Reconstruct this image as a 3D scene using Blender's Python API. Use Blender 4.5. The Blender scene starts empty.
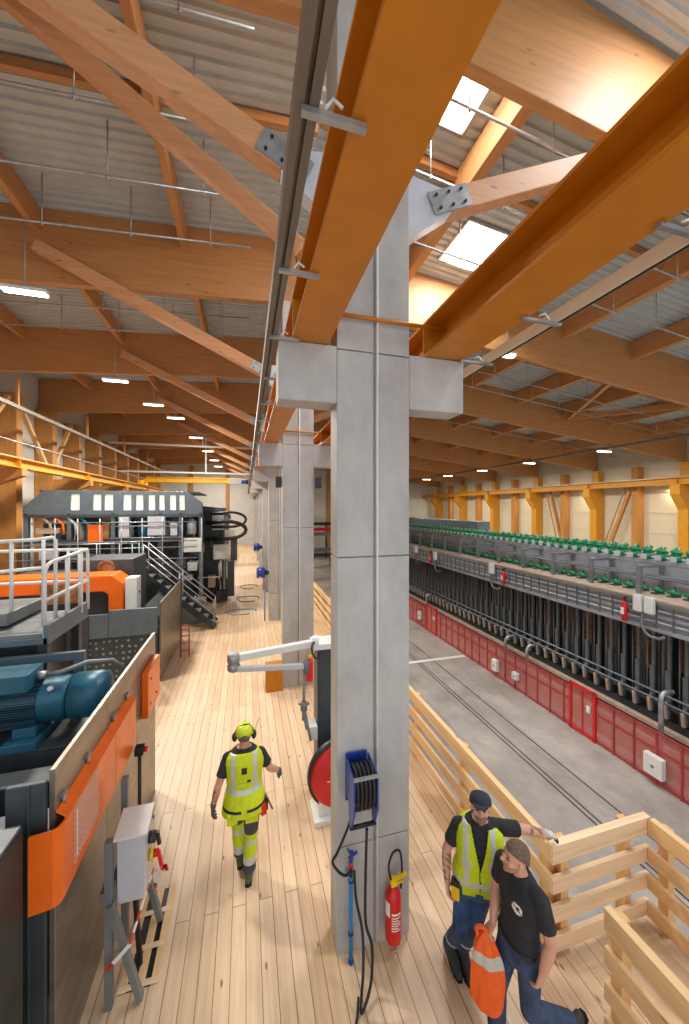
import bpy, bmesh, math, random
from mathutils import Vector, Matrix, Quaternion
random.seed(7)
PI = math.pi
scene = bpy.context.scene
COL = scene.collection
V = Vector

# ------------------------------------------------------------------ materials
def new_mat(name):
    m = bpy.data.materials.new(name); m.use_nodes = True
    nt = m.node_tree
    return m, nt, nt.nodes['Principled BSDF']

def lin(c):
    return tuple((x/12.92 if x <= 0.04045 else ((x+0.055)/1.055)**2.4) for x in c)

def rgb(r, g, b):
    return lin((r/255, g/255, b/255)) + (1.0,)

def mix_rgb(nt, a, b, fac):
    n = nt.nodes.new('ShaderNodeMix'); n.data_type = 'RGBA'
    for s, v in ((6, a), (7, b)):
        if isinstance(v, tuple): n.inputs[s].default_value = v
        else: nt.links.new(v, n.inputs[s])
    if isinstance(fac, float): n.inputs[0].default_value = fac
    else: nt.links.new(fac, n.inputs[0])
    return n.outputs[2]

def noise(nt, scale, stretch=(1, 1, 1), detail=4, rough=0.6, coord='Object'):
    tc = nt.nodes.new('ShaderNodeTexCoord'); mp = nt.nodes.new('ShaderNodeMapping')
    mp.inputs['Scale'].default_value = stretch
    nz = nt.nodes.new('ShaderNodeTexNoise')
    nz.inputs['Scale'].default_value = scale; nz.inputs['Detail'].default_value = detail
    nz.inputs['Roughness'].default_value = rough
    nt.links.new(tc.outputs[coord], mp.inputs[0]); nt.links.new(mp.outputs[0], nz.inputs['Vector'])
    return nz.outputs['Fac'], mp

def ramp(nt, fac, stops):
    r = nt.nodes.new('ShaderNodeValToRGB')
    e = r.color_ramp.elements
    while len(e) < len(stops): e.new(0.5)
    for el, (p, c) in zip(e, stops): el.position = p; el.color = c
    nt.links.new(fac, r.inputs[0]); return r.outputs[0]

def bump(nt, fac, b, strength=0.2, dist=0.01):
    n = nt.nodes.new('ShaderNodeBump'); n.inputs['Strength'].default_value = strength; n.inputs['Distance'].default_value = dist
    nt.links.new(fac, n.inputs['Height']); nt.links.new(n.outputs[0], b.inputs['Normal'])

def plain(name, c, rough=0.5, metal=0.0, var=0.12, scale=6.0, emit=None):
    m, nt, b = new_mat(name)
    f, _ = noise(nt, scale)
    d = tuple(x*(1-var*1.6) for x in c[:3]) + (1,); l = tuple(min(1, x*(1+var)) for x in c[:3]) + (1,)
    nt.links.new(ramp(nt, f, [(0.3, d), (0.7, l)]), b.inputs['Base Color'])
    b.inputs['Roughness'].default_value = rough; b.inputs['Metallic'].default_value = metal
    if emit:
        b.inputs['Emission Color'].default_value = emit[0]; b.inputs['Emission Strength'].default_value = emit[1]
    return m

def wood(name, c, dark=0.72, axis=1, rough=0.55, knots=True):
    m, nt, b = new_mat(name)
    st = [9.0, 9.0, 9.0]; st[axis] = 0.5
    f, mp = noise(nt, 1.6, tuple(st), 6, 0.65)
    d = tuple(x*dark for x in c[:3]) + (1,); l = tuple(min(1, x*1.12) for x in c[:3]) + (1,)
    col = ramp(nt, f, [(0.28, d), (0.52, c), (0.75, l)])
    # lamination bands across the depth of the timber
    if knots:
        tc = nt.nodes.new('ShaderNodeTexCoord'); m2 = nt.nodes.new('ShaderNodeMapping')
        s2 = [5.0, 5.0, 5.0]; s2[axis] = 1.6
        m2.inputs['Scale'].default_value = s2
        vo = nt.nodes.new('ShaderNodeTexVoronoi'); vo.inputs['Scale'].default_value = 0.9
        nt.links.new(tc.outputs['Object'], m2.inputs[0]); nt.links.new(m2.outputs[0], vo.inputs['Vector'])
        k = ramp(nt, vo.outputs['Distance'], [(0.04, (1, 1, 1, 1)), (0.11, (0, 0, 0, 1))])
        col = mix_rgb(nt, col, tuple(x*0.4 for x in c[:3]) + (1,), k)
    nt.links.new(col, b.inputs['Base Color'])
    b.inputs['Roughness'].default_value = rough
    bump(nt, f, b, 0.1, 0.005)
    return m

def plank_floor(name):
    m, nt, b = new_mat(name)
    tc = nt.nodes.new('ShaderNodeTexCoord'); mp = nt.nodes.new('ShaderNodeMapping')
    mp.inputs['Rotation'].default_value = (0, 0, PI/2)
    br = nt.nodes.new('ShaderNodeTexBrick')
    br.inputs['Scale'].default_value = 1.0; br.inputs['Brick Width'].default_value = 4.2; br.inputs['Row Height'].default_value = 0.147
    br.inputs['Mortar Size'].default_value = 0.0045; br.inputs['Mortar Smooth'].default_value = 0.2; br.offset = 0.37
    br.inputs['Color1'].default_value = rgb(236, 209, 178); br.inputs['Color2'].default_value = rgb(222, 190, 153)
    br.inputs['Mortar'].default_value = rgb(150, 112, 78)
    nt.links.new(tc.outputs['Object'], mp.inputs[0]); nt.links.new(mp.outputs[0], br.inputs['Vector'])
    f, _ = noise(nt, 1.5, (14, 0.7, 1), 6, 0.7)
    g = ramp(nt, f, [(0.3, (0.74, 0.68, 0.62, 1)), (0.62, (1, 1, 1, 1))])
    mul = nt.nodes.new('ShaderNodeMix'); mul.data_type = 'RGBA'; mul.blend_type = 'MULTIPLY'; mul.inputs[0].default_value = 0.8
    nt.links.new(br.outputs['Color'], mul.inputs[6]); nt.links.new(g, mul.inputs[7])
    m2 = nt.nodes.new('ShaderNodeMapping'); m2.inputs['Scale'].default_value = (7, 2.6, 1)
    vo = nt.nodes.new('ShaderNodeTexVoronoi'); vo.inputs['Scale'].default_value = 1.0
    nt.links.new(tc.outputs['Object'], m2.inputs[0]); nt.links.new(m2.outputs[0], vo.inputs['Vector'])
    k = ramp(nt, vo.outputs['Distance'], [(0.05, (1, 1, 1, 1)), (0.11, (0, 0, 0, 1))])
    col = mix_rgb(nt, mul.outputs[2], rgb(140, 92, 52), k)
    f2, _ = noise(nt, 0.55, (1, 1, 1), 5, 0.6)      # scuffed grey wear
    col = mix_rgb(nt, col, rgb(196, 170, 140), ramp(nt, f2, [(0.5, (0, 0, 0, 1)), (0.72, (0.55, 0.55, 0.55, 1))]))
    nt.links.new(col, b.inputs['Base Color']); b.inputs['Roughness'].default_value = 0.42
    return m

def concrete(name, c, rough=0.7, scale=1.2, big=0.18, stain=None):
    m, nt, b = new_mat(name)
    f, _ = noise(nt, scale, (1, 1, 0.6), 8, 0.68)
    f2, _ = noise(nt, scale*9, (1, 1, 1), 5, 0.7)
    d = tuple(x*(1-big*1.7) for x in c[:3]) + (1,); l = tuple(min(1, x*(1+big)) for x in c[:3]) + (1,)
    col = ramp(nt, f, [(0.3, d), (0.7, l)])
    col = mix_rgb(nt, col, tuple(x*0.7 for x in c[:3]) + (1,), ramp(nt, f2, [(0.58, (0, 0, 0, 1)), (0.8, (0.6, 0.6, 0.6, 1))]))
    if stain:
        f3, _ = noise(nt, 0.35, (1.6, 0.5, 1), 6, 0.7)
        col = mix_rgb(nt, col, stain, ramp(nt, f3, [(0.45, (0, 0, 0, 1)), (0.7, (0.8, 0.8, 0.8, 1))]))
    if stain:
        f4, _ = noise(nt, 2.2, (1, 1, 1), 7, 0.75)
        col = mix_rgb(nt, col, rgb(222, 220, 216), ramp(nt, f4, [(0.62, (0, 0, 0, 1)), (0.72, (0.55, 0.55, 0.55, 1))]))
    nt.links.new(col, b.inputs['Base Color']); b.inputs['Roughness'].default_value = rough
    bump(nt, f2, b, 0.12, 0.004)
    return m

def glow(name, c, s):
    m, nt, b = new_mat(name)
    b.inputs['Base Color'].default_value = c
    b.inputs['Emission Color'].default_value = c; b.inputs['Emission Strength'].default_value = s
    return m

def screen_mat(name, c, alpha):
    m, nt, b = new_mat(name)
    b.inputs['Base Color'].default_value = c; b.inputs['Roughness'].default_value = 0.6
    tc = nt.nodes.new('ShaderNodeTexCoord'); w = nt.nodes.new('ShaderNodeTexChecker'); w.inputs['Scale'].default_value = 40
    nt.links.new(tc.outputs['Object'], w.inputs['Vector'])
    a = nt.nodes.new('ShaderNodeMapRange'); a.inputs['To Min'].default_value = alpha-0.12; a.inputs['To Max'].default_value = alpha+0.12
    nt.links.new(w.outputs['Fac'], a.inputs[0]); nt.links.new(a.outputs[0], b.inputs['Alpha'])
    return m

def perforated(name, c):
    m, nt, b = new_mat(name)
    tc = nt.nodes.new('ShaderNodeTexCoord'); mp = nt.nodes.new('ShaderNodeMapping'); mp.inputs['Scale'].default_value = (1, 0, 1)
    vo = nt.nodes.new('ShaderNodeTexVoronoi'); vo.inputs['Scale'].default_value = 7; vo.inputs['Randomness'].default_value = 0.25
    nt.links.new(tc.outputs['Object'], mp.inputs[0]); nt.links.new(mp.outputs[0], vo.inputs['Vector'])
    k = ramp(nt, vo.outputs['Distance'], [(0.2, (1, 1, 1, 1)), (0.26, (0, 0, 0, 1))])
    nt.links.new(mix_rgb(nt, c, rgb(150, 160, 162), k), b.inputs['Base Color']); b.inputs['Roughness'].default_value = 0.45
    b.inputs['Metallic'].default_value = 0.3
    return m

def brushed(name, c, rough=0.35, metal=0.75):
    m, nt, b = new_mat(name)
    f, _ = noise(nt, 2.0, (3, 0.8, 3), 5, 0.6)
    d = tuple(x*0.7 for x in c[:3]) + (1,); l = tuple(min(1, x*1.15) for x in c[:3]) + (1,)
    nt.links.new(ramp(nt, f, [(0.3, d), (0.7, l)]), b.inputs['Base Color'])
    b.inputs['Roughness'].default_value = rough; b.inputs['Metallic'].default_value = metal
    return m

def striped(name, c1, c2, freq, axis=2):
    m, nt, b = new_mat(name)
    tc = nt.nodes.new('ShaderNodeTexCoord'); w = nt.nodes.new('ShaderNodeTexWave')
    w.bands_direction = 'XYZ'[axis]; w.inputs['Scale'].default_value = freq; w.inputs['Distortion'].default_value = 0
    nt.links.new(tc.outputs['Object'], w.inputs['Vector'])
    nt.links.new(ramp(nt, w.outputs['Fac'], [(0.42, c1), (0.55, c2)]), b.inputs['Base Color'])
    b.inputs['Roughness'].default_value = 0.5
    return m

def cloth(name, c, rough=0.85, var=0.2, scale=14):
    m, nt, b = new_mat(name)
    f, _ = noise(nt, scale, (1, 1, 0.7), 5, 0.6)
    d = tuple(x*(1-var*1.5) for x in c[:3]) + (1,); l = tuple(min(1, x*(1+var)) for x in c[:3]) + (1,)
    nt.links.new(ramp(nt, f, [(0.3, d), (0.7, l)]), b.inputs['Base Color'])
    b.inputs['Roughness'].default_value = rough
    bump(nt, f, b, 0.5, 0.02)
    return m

M = {}
M['deck'] = plank_floor('deck planks')
M['slab'] = concrete('hall concrete', rgb(178, 172, 166), 0.6, 0.8, 0.2, rgb(136, 128, 120))
M['col'] = concrete('column concrete', rgb(184, 182, 179), 0.6, 1.6, 0.15)
M['roof'] = plain('corrugated roof sheet', rgb(188, 196, 198), 0.5, 0.2, 0.06, 2)
M['glulam'] = wood('glulam beam', rgb(186, 132, 80), 0.78, 0)
M['glulam_y'] = wood('glulam purlin', rgb(194, 140, 86), 0.78, 1)
M['glulam_z'] = wood('glulam post', rgb(182, 126, 62), 0.75, 2)
M['strut'] = wood('strut timber', rgb(206, 150, 106), 0.8, 0)
M['pine_y'] = wood('pine board along shaded', rgb(234, 196, 146), 0.8, 1)  # oranger copy: shaded look of the lengthwise boards put into the colour
M['pine_x'] = wood('pine board across lit', rgb(240, 210, 172), 0.8, 0)  # paler copy: lit look of the cross boards put into the colour
M['pine_z'] = wood('pine post', rgb(226, 180, 120), 0.78, 2)
M['crane'] = plain('crane yellow paint', rgb(198, 122, 14), 0.42, 0.0, 0.08, 3)
M['crane_w'] = plain('wall rail paint and lamplit post yellow', rgb(206, 144, 34), 0.42, 0.0, 0.08, 3)
M['crane_b'] = plain('bridge crane yellow', rgb(248, 184, 10), 0.4, 0.0, 0.05, 3)
M['zinc'] = brushed('galvanised steel', rgb(176, 180, 184), 0.4, 0.7)
M['rail_steel'] = brushed('conductor rail aluminium', rgb(122, 114, 104), 0.45, 0.4)
M['white_metal'] = plain('white painted metal', rgb(228, 230, 228), 0.4, 0.0, 0.04)
M['bolt'] = plain('dark bolt', rgb(52, 54, 60), 0.4, 0.6)
M['wallpanel'] = plain('wall cladding', rgb(210, 200, 176), 0.6, 0.0, 0.03, 1)
M['wallgrey'] = plain('wall cladding grey', rgb(204, 204, 200), 0.6, 0.0, 0.04, 1)
M['black'] = plain('black rubber', rgb(26, 26, 28), 0.5)
M['dark'] = plain('dark machine paint', rgb(52, 58, 62), 0.45, 0.2, 0.2, 4)
M['dark2'] = plain('anthracite paint', rgb(72, 80, 86), 0.45, 0.2, 0.15, 3)
M['grey'] = plain('machine grey', rgb(128, 134, 138), 0.45, 0.3, 0.12, 3)
M['girder'] = plain('girder grey', rgb(168, 174, 182), 0.45, 0.2, 0.08, 3)
M['rod'] = plain('rod grey', rgb(112, 118, 122), 0.45, 0.3, 0.2, 3)
M['bluegrey'] = plain('blue grey paint', rgb(104, 118, 128), 0.45, 0.2, 0.1, 3)
M['lightgrey'] = plain('light grey enamel', rgb(196, 200, 208), 0.35, 0.0, 0.05)
M['sheet'] = brushed('guard sheet steel', rgb(150, 144, 136), 0.34, 0.7)
M['orange'] = plain('orange guard paint', rgb(250, 112, 22), 0.3, 0.0, 0.08, 3)
M['blue'] = plain('motor blue', rgb(40, 104, 130), 0.4, 0.1, 0.15, 5)
M['fins'] = striped('motor cooling fins', rgb(20, 44, 58), rgb(54, 96, 116), 9, 2)
M['perf'] = perforated('perforated plate', rgb(66, 76, 82))
M['red'] = plain('signal red', rgb(214, 28, 30), 0.35, 0.0, 0.06)
M['darkred'] = plain('fence red', rgb(172, 60, 64), 0.45, 0.0, 0.1)
M['mesh_red'] = screen_mat('red screen mesh', rgb(214, 128, 122), 0.42)
M['green'] = plain('valve green', rgb(20, 140, 88), 0.35, 0.0, 0.15, 9)
M['bluep'] = plain('reel blue', rgb(30, 62, 150), 0.35)
M['lance'] = plain('lance blue', rgb(30, 130, 196), 0.35)
M['yellow'] = plain('yellow plastic', rgb(246, 200, 20), 0.4)
M['rust'] = plain('rusty brown', rgb(150, 104, 66), 0.7, 0.1, 0.4, 5)
M['beige'] = plain('beige kerb', rgb(190, 170, 150), 0.6)
M['cream'] = plain('cream rail cover', rgb(232, 222, 198), 0.45, 0, 0.04)
M['label'] = plain('white label', rgb(238, 238, 234), 0.5, 0, 0.02)
M['clear'] = screen_mat('clear polycarbonate', rgb(236, 214, 196), 0.35)
M['tape_r'] = plain('barrier tape red', rgb(214, 40, 48), 0.4)
M['lampglow'] = glow('lamp diffuser', (1.0, 0.97, 0.9, 1), 9.0)
M['skylight'] = glow('skylight sheet daylight', (0.92, 0.97, 1.0, 1), 5.0)
M['window'] = glow('cream window panel glow', (1.0, 0.96, 0.82, 1), 0.4)  # pale cream panels, no lamps: their brightness is put in as a faint glow
M['ear'] = plain('ear defender', rgb(40, 42, 44), 0.4)

# ------------------------------------------------------------------ mesh builder
class MB:
    def __init__(self):
        self.v = []; self.f = []; self.sm = []; self.mi = []
    def add(self, verts, faces, smooth=False, mi=0):
        n = len(self.v); self.v += [V(p) for p in verts]
        for f in faces:
            self.f.append([i+n for i in f]); self.sm.append(smooth); self.mi.append(mi)
        return self
    def box(self, x0, y0, z0, x1, y1, z1, mi=0):
        x0, x1 = min(x0, x1), max(x0, x1); y0, y1 = min(y0, y1), max(y0, y1); z0, z1 = min(z0, z1), max(z0, z1)
        vs = [(x0, y0, z0), (x1, y0, z0), (x1, y1, z0), (x0, y1, z0), (x0, y0, z1), (x1, y0, z1), (x1, y1, z1), (x0, y1, z1)]
        return self.add(vs, [(0, 3, 2, 1), (4, 5, 6, 7), (0, 1, 5, 4), (1, 2, 6, 5), (2, 3, 7, 6), (3, 0, 4, 7)], False, mi)
    def cbox(self, c, d, R=None, mi=0):
        c = V(c); R = R or Matrix.Identity(3)
        vs = [c + R @ V((sx*d[0]/2, sy*d[1]/2, sz*d[2]/2)) for sz in (-1, 1) for sx, sy in ((-1, -1), (1, -1), (1, 1), (-1, 1))]
        return self.add(vs, [(0, 3, 2, 1), (4, 5, 6, 7), (0, 1, 5, 4), (1, 2, 6, 5), (2, 3, 7, 6), (3, 0, 4, 7)], False, mi)
    def bar(self, p, q, w, h, up=(0, 0, 1), mi=0):
        p, q = V(p), V(q); d = (q-p); L = d.length; d.normalize(); up = V(up)
        s = d.cross(up)
        if s.length < 1e-4: s = d.cross(V((1, 0, 0)))
        s.normalize(); u = s.cross(d)
        R = Matrix((s, d, u)).transposed()
        return self.cbox((p+q)/2, (w, L, h), R, mi)
    def tube(self, pts, r, n=8, closed=False, mi=0, cap=True):
        pts = [V(p) for p in pts]; N = len(pts); rs = r if isinstance(r, (list, tuple)) else [r]*N
        base = len(self.v); prev = None
        for i, p in enumerate(pts):
            a = pts[i-1] if (i > 0 or closed) else p; b = pts[(i+1) % N] if (i < N-1 or closed) else p
            t = (b-a).normalized()
            if prev is None:
                s = t.cross(V((0, 0, 1)))
                if s.length < 1e-3: s = t.cross(V((1, 0, 0)))
            else:
                s = prev - t*prev.dot(t)
                if s.length < 1e-4: s = t.cross(V((0.3, 1, 0.2)))
            s.normalize(); prev = s; u = t.cross(s)
            for k in range(n):
                an = 2*PI*k/n; self.v.append(p + (s*math.cos(an) + u*math.sin(an))*rs[i])
        for i in range(N if closed else N-1):
            for k in range(n):
                a = base+i*n+k; b = base+i*n+(k+1) % n; j = (i+1) % N
                self.f.append([a, b, base+j*n+(k+1) % n, base+j*n+k]); self.sm.append(True); self.mi.append(mi)
        if cap and not closed:
            self.f.append([base+k for k in range(n)][::-1]); self.sm.append(False); self.mi.append(mi)
            self.f.append([base+(N-1)*n+k for k in range(n)]); self.sm.append(False); self.mi.append(mi)
        return self
    def cyl(self, p, q, r, n=16, r2=None, mi=0):
        return self.tube([p, q], [r, r if r2 is None else r2], n, mi=mi)
    def lathe(self, c, prof, n=24, axis=(0, 0, 1), mi=0):
        c = V(c); a = V(axis).normalized(); s = a.cross(V((0, 0, 1)))
        if s.length < 1e-3: s = V((1, 0, 0))
        s.normalize(); u = a.cross(s); base = len(self.v)
        for r, h in prof:
            for k in range(n):
                an = 2*PI*k/n; self.v.append(c + a*h + (s*math.cos(an)+u*math.sin(an))*max(r, 1e-4))
        for i in range(len(prof)-1):
            for k in range(n):
                self.f.append([base+i*n+k, base+i*n+(k+1) % n, base+(i+1)*n+(k+1) % n, base+(i+1)*n+k]); self.sm.append(True); self.mi.append(mi)
        self.f.append([base+k for k in range(n)][::-1]); self.sm.append(False); self.mi.append(mi)
        e = base+(len(prof)-1)*n
        self.f.append([e+k for k in range(n)]); self.sm.append(False); self.mi.append(mi)
        return self
    def prism(self, poly, vec, mi=0):
        poly = [V(p) for p in poly]; vec = V(vec); n = len(poly)
        vs = poly + [p+vec for p in poly]
        fs = [list(range(n))[::-1], list(range(n, 2*n))] + [[i, (i+1) % n, n+(i+1) % n, n+i] for i in range(n)]
        return self.add(vs, fs, False, mi)
    def ell(self, c, r, R=None, n=16, m=10, mi=0):
        c = V(c); R = R or Matrix.Identity(3); r = (r, r, r) if isinstance(r, (int, float)) else r
        base = len(self.v)
        vs = [c + R @ V((0, 0, -r[2]))]
        for i in range(1, m):
            t = -PI/2 + PI*i/m
            for k in range(n):
                a = 2*PI*k/n
                vs.append(c + R @ V((r[0]*math.cos(t)*math.cos(a), r[1]*math.cos(t)*math.sin(a), r[2]*math.sin(t))))
        vs.append(c + R @ V((0, 0, r[2])))
        fs = []
        for k in range(n): fs.append((0, 1+(k+1) % n, 1+k))
        for i in range(m-2):
            for k in range(n):
                a = 1+i*n+k; b = 1+i*n+(k+1) % n
                fs.append((a, b, b+n, a+n))
        top = len(vs)-1; l = 1+(m-2)*n
        for k in range(n): fs.append((l+k, l+(k+1) % n, top))
        return self.add(vs, fs, True, mi)
    def caps(self, p, r0, q, r1, n=14):
        p, q = V(p), V(q); d = q-p; L = d.length; d = d.normalized() if L > 1e-6 else V((0, 0, 1))
        prof = []
        for i in range(1, 6):
            a = -PI/2 + (PI/2)*i/6; prof.append((r0*math.cos(a), r0*math.sin(a)))
        prof += [(r0, 0), (r1, L)]
        for i in range(1, 6):
            a = (PI/2)*i/6; prof.append((r1*math.cos(a), L + r1*math.sin(a)))
        return self.lathe(p, prof, n, d)
    def loft(self, rings, n=20):
        base = len(self.v); N = len(rings)
        for c, a, b in rings:
            c, a, b = V(c), V(a), V(b)
            for k in range(n):
                t = 2*PI*k/n
                ct, st = math.cos(t), math.sin(t)
                ex = 0.85
                self.v.append(c + a*math.copysign(abs(ct)**ex, ct) + b*math.copysign(abs(st)**ex, st))
        for i in range(N-1):
            for k in range(n):
                self.f.append([base+i*n+k, base+i*n+(k+1) % n, base+(i+1)*n+(k+1) % n, base+(i+1)*n+k]); self.sm.append(True); self.mi.append(0)
        self.f.append([base+k for k in range(n)][::-1]); self.sm.append(True); self.mi.append(0)
        e = base+(N-1)*n
        self.f.append([e+k for k in range(n)]); self.sm.append(True); self.mi.append(0)
        return self
    def mesh(self, name, origin=(0, 0, 0)):
        me = bpy.data.meshes.new(name); o = V(origin)
        me.from_pydata([tuple(p-o) for p in self.v], [], self.f)
        me.polygons.foreach_set('use_smooth', self.sm)
        me.polygons.foreach_set('material_index', self.mi)
        bm = bmesh.new(); bm.from_mesh(me); bmesh.ops.recalc_face_normals(bm, faces=bm.faces); bm.to_mesh(me); bm.free()
        me.update(); return me
    def build(self, name, mat, parent=None, bevel=0.0, origin=None):
        """Link as ONE object. World coordinates in; a part's coordinates are stored relative to its thing's base."""
        if parent is not None:
            r = parent
            while r.parent is not None: r = r.parent
            org = r.location.copy()
        else:
            if origin is None:
                lo = [min(p[i] for p in self.v) for i in range(3)]; hi = [max(p[i] for p in self.v) for i in range(3)]
                origin = ((lo[0]+hi[0])/2, (lo[1]+hi[1])/2, lo[2])
            org = V(origin)
        o = bpy.data.objects.new(name, self.mesh(name, org))
        COL.objects.link(o)
        for mm in (mat if isinstance(mat, (list, tuple)) else [mat]): o.data.materials.append(mm)
        if parent is not None: o.parent = parent
        else: o.location = org
        if bevel:
            b = o.modifiers.new('Bevel', 'BEVEL'); b.width = bevel; b.segments = 2; b.limit_method = 'ANGLE'
        return o

def tag(o, label=None, cat=None, group=None, kind=None):
    if label: o['label'] = label
    if cat: o['category'] = cat
    if group: o['group'] = group
    if kind: o['kind'] = kind
    return o

def thing(name, loc, label, cat, group=None, kind=None):
    o = bpy.data.objects.new(name, None); COL.objects.link(o); o.location = loc; o.empty_display_size = 0.1
    return tag(o, label, cat, group, kind)

def dup(root, loc, label, rz=None):
    r = root.copy(); COL.objects.link(r); r.location = loc; r['label'] = label
    if rz is not None: r.rotation_euler = (0, 0, rz)
    for ch in list(root.children):
        c = ch.copy(); COL.objects.link(c); c.parent = r
        for g in list(ch.children):
            d = g.copy(); COL.objects.link(d); d.parent = c
    return r

ORD = ['nearest', 'second', 'third', 'fourth', 'fifth', 'sixth', 'seventh', 'eighth', 'ninth', 'tenth', 'eleventh', 'twelfth', 'thirteenth', 'fourteenth']
LP_L, LP_R = 420, 300
# ------------------------------------------------------------------ the hall
CY0, BAY = 3.46, 5.53                 # front face of the first column, column spacing
NB = 8
YF, YE = -4.0, 46.0
def zl(x): return 9.80 - 0.068*(0.9-x)          # underside of the roof beams, left aisle
def zr(x): return 9.97 - 0.12*(x-2.0)           # underside of the roof beams, right aisle
BD = 1.62                                        # beam depth
CX0, CX1 = 0.88, 1.67

b = MB()
b.box(-9.6, YF, -1.0, 3.05, YE, 0.0); 
b.box(3.05, YF, -1.0, 4.32, 2.90, 0.0)
tag(b.build('floor_deck', M['deck'], origin=(0, 0, 0)), 'raised floor of light pine planks under the workers and machines', 'floor', kind='structure')
b = MB(); b.box(3.05, YF, -1.2, 25.6, YE, -1.0)
tag(b.build('floor_concrete', M['slab'], origin=(0, 0, -1.0)), 'lower grey concrete floor strip between the timber railing and red fence', 'floor', kind='structure')
# painted white line and rail tracks in the concrete
b = MB(); b.box(3.1, 11.50, -1.0, 7.85, 11.66, -0.996)
tag(b.build('floor_marking', M['label']), 'white painted line across the grey concrete floor', 'floor marking', kind='structure')
b = MB()
for x in (5.85, 5.96, 6.5): b.box(x, -3, -1.0, x+0.03, 24, -0.997)
tag(b.build('floor_track', M['dark']), 'thin dark tracks running along the grey concrete floor', 'floor track', kind='structure')

# corrugated roof: ribs across the hall, a rib every 0.26 m; openings where the skylights sit
SKY = [(1.9, 3.85, 3.88, 5.75), (5.0, 6.55, 7.2, 8.6), (5.2, 7.2, 1.5, 3.0)]
def roof(name, x0, x1, zf, sky, label):
    b = MB(); ys = []
    y = YF
    while y < YE:
        ys += [(y, 0.0), (y+0.09, 0.0), (y+0.11, 0.05), (y+0.18, 0.05)]; y += 0.2
    xs = sorted(set([x0, x1] + [v for s in sky for v in s[:2]] + [x0+(x1-x0)*i/6 for i in range(1, 6)]))
    for i in range(len(xs)-1):
        xa, xb = xs[i], xs[i+1]; xm = (xa+xb)/2
        holes = [(s[2], s[3]) for s in sky if s[0] <= xm <= s[1]]
        base = len(b.v)
        for (yy, h) in ys:
            b.v.append(V((xa, yy, zf(xa)+BD+h))); b.v.append(V((xb, yy, zf(xb)+BD+h)))
        for k in range(len(ys)-1):
            if any(h0 < (ys[k][0]+ys[k+1][0])/2 < h1 for h0, h1 in holes): continue
            a = base+2*k
            b.f.append([a, a+1, a+3, a+2]); b.sm.append(False); b.mi.append(0)
    tag(b.build(name, M['roof'], origin=(xs[0], 0, 9)), label, 'roof', kind='structure')
roof('ceiling_left', -9.6, 1.27, zl, [], 'corrugated grey roof sheeting over the aisle left of the columns')
roof('ceiling_right', 1.27, 25.6, zr, SKY, 'corrugated grey roof sheeting with skylights right of the columns')
sl = ['bright skylight panel beside the first column and the big roof beam', 'bright skylight panel seen between strut and right crane rail', 'skylight strip at the top corner past the nearest roof beam']
for i, (x0, x1, y0, y1) in enumerate(SKY):
    b = MB(); z0, z1 = zr(x0)+BD+0.07, zr(x1)+BD+0.07
    t = thing('window_%d' % (i+1), ((x0+x1)/2, (y0+y1)/2, z0), sl[i] if i < 3 else 'skylight panel in the right roof, %s one away' % ORD[i], 'skylight', kind='structure')
    b.prism([(x0, y0, z0), (x1, y0, z1), (x1, y1, z1), (x0, y1, z0)], (0, 0, 0.02)); b.build('pane', M['skylight'], t)
    b = MB()
    for (p, q) in (((x0, y0, z0), (x1, y0, z1)), ((x1, y0, z1), (x1, y1, z1)), ((x1, y1, z1), (x0, y1, z0)), ((x0, y1, z0), (x0, y0, z0))):
        b.bar(V(p)-V((0, 0, .04)), V(q)-V((0, 0, .04)), 0.06, 0.12)
    for k in (1, 2):
        xm = x0+(x1-x0)*k/3; zm = z0+(z1-z0)*k/3
        b.bar((xm, y0, zm-0.012), (xm, y1, zm-0.012), 0.02, 0.02)
    b.build('frame', M['zinc'], t)
    L = bpy.data.lights.new('skylight_daylight', 'AREA'); L.shape = 'RECTANGLE'; L.size = x1-x0-0.1; L.size_y = y1-y0-0.1
    L.energy = (360, 330, 300)[i]; L.color = (0.93, 0.97, 1.0)
    lo = bpy.data.objects.new('skylight_daylight', L); COL.objects.link(lo); lo.location = (0, 0, -0.12); lo.parent = t

# walls
b = MB()
b.box(-9.75, YF, 0, -9.6, YE, 11.3)
tag(b.build('wall_left', M['wallgrey']), 'pale grey clad wall behind the machines and left crane rail', 'wall', kind='structure')
b = MB(); b.box(25.1, YF, -1.2, 25.3, YE, 10.0)
for i in range(7): b.box(25.07, YF, 0.3+i*1.3, 25.1, YE, 0.33+i*1.3)
tag(b.build('wall_right', M['wallpanel']), 'cream clad wall behind the row of yellow bracketed posts', 'wall', kind='structure')
b = MB(); b.box(-9.75, YE, -1.2, 25.3, YE+0.2, 11.8)
tag(b.build('wall_far', M['wallgrey']), 'pale end wall at the far end of the hall', 'wall', kind='structure')
for i, x in enumerate((-6.3, -2.2, 5.5, 10.5, 15.5, 20.5)):
    b = MB(); b.box(x-0.2, YE-0.3, -1 if x > 3 else 0, x+0.2, YE, 9.4)
    tag(b.build('end_wall_post', M['glulam_z']), 'timber post standing on the far end wall, number %d across' % (i+1), 'post', kind='structure')

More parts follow.
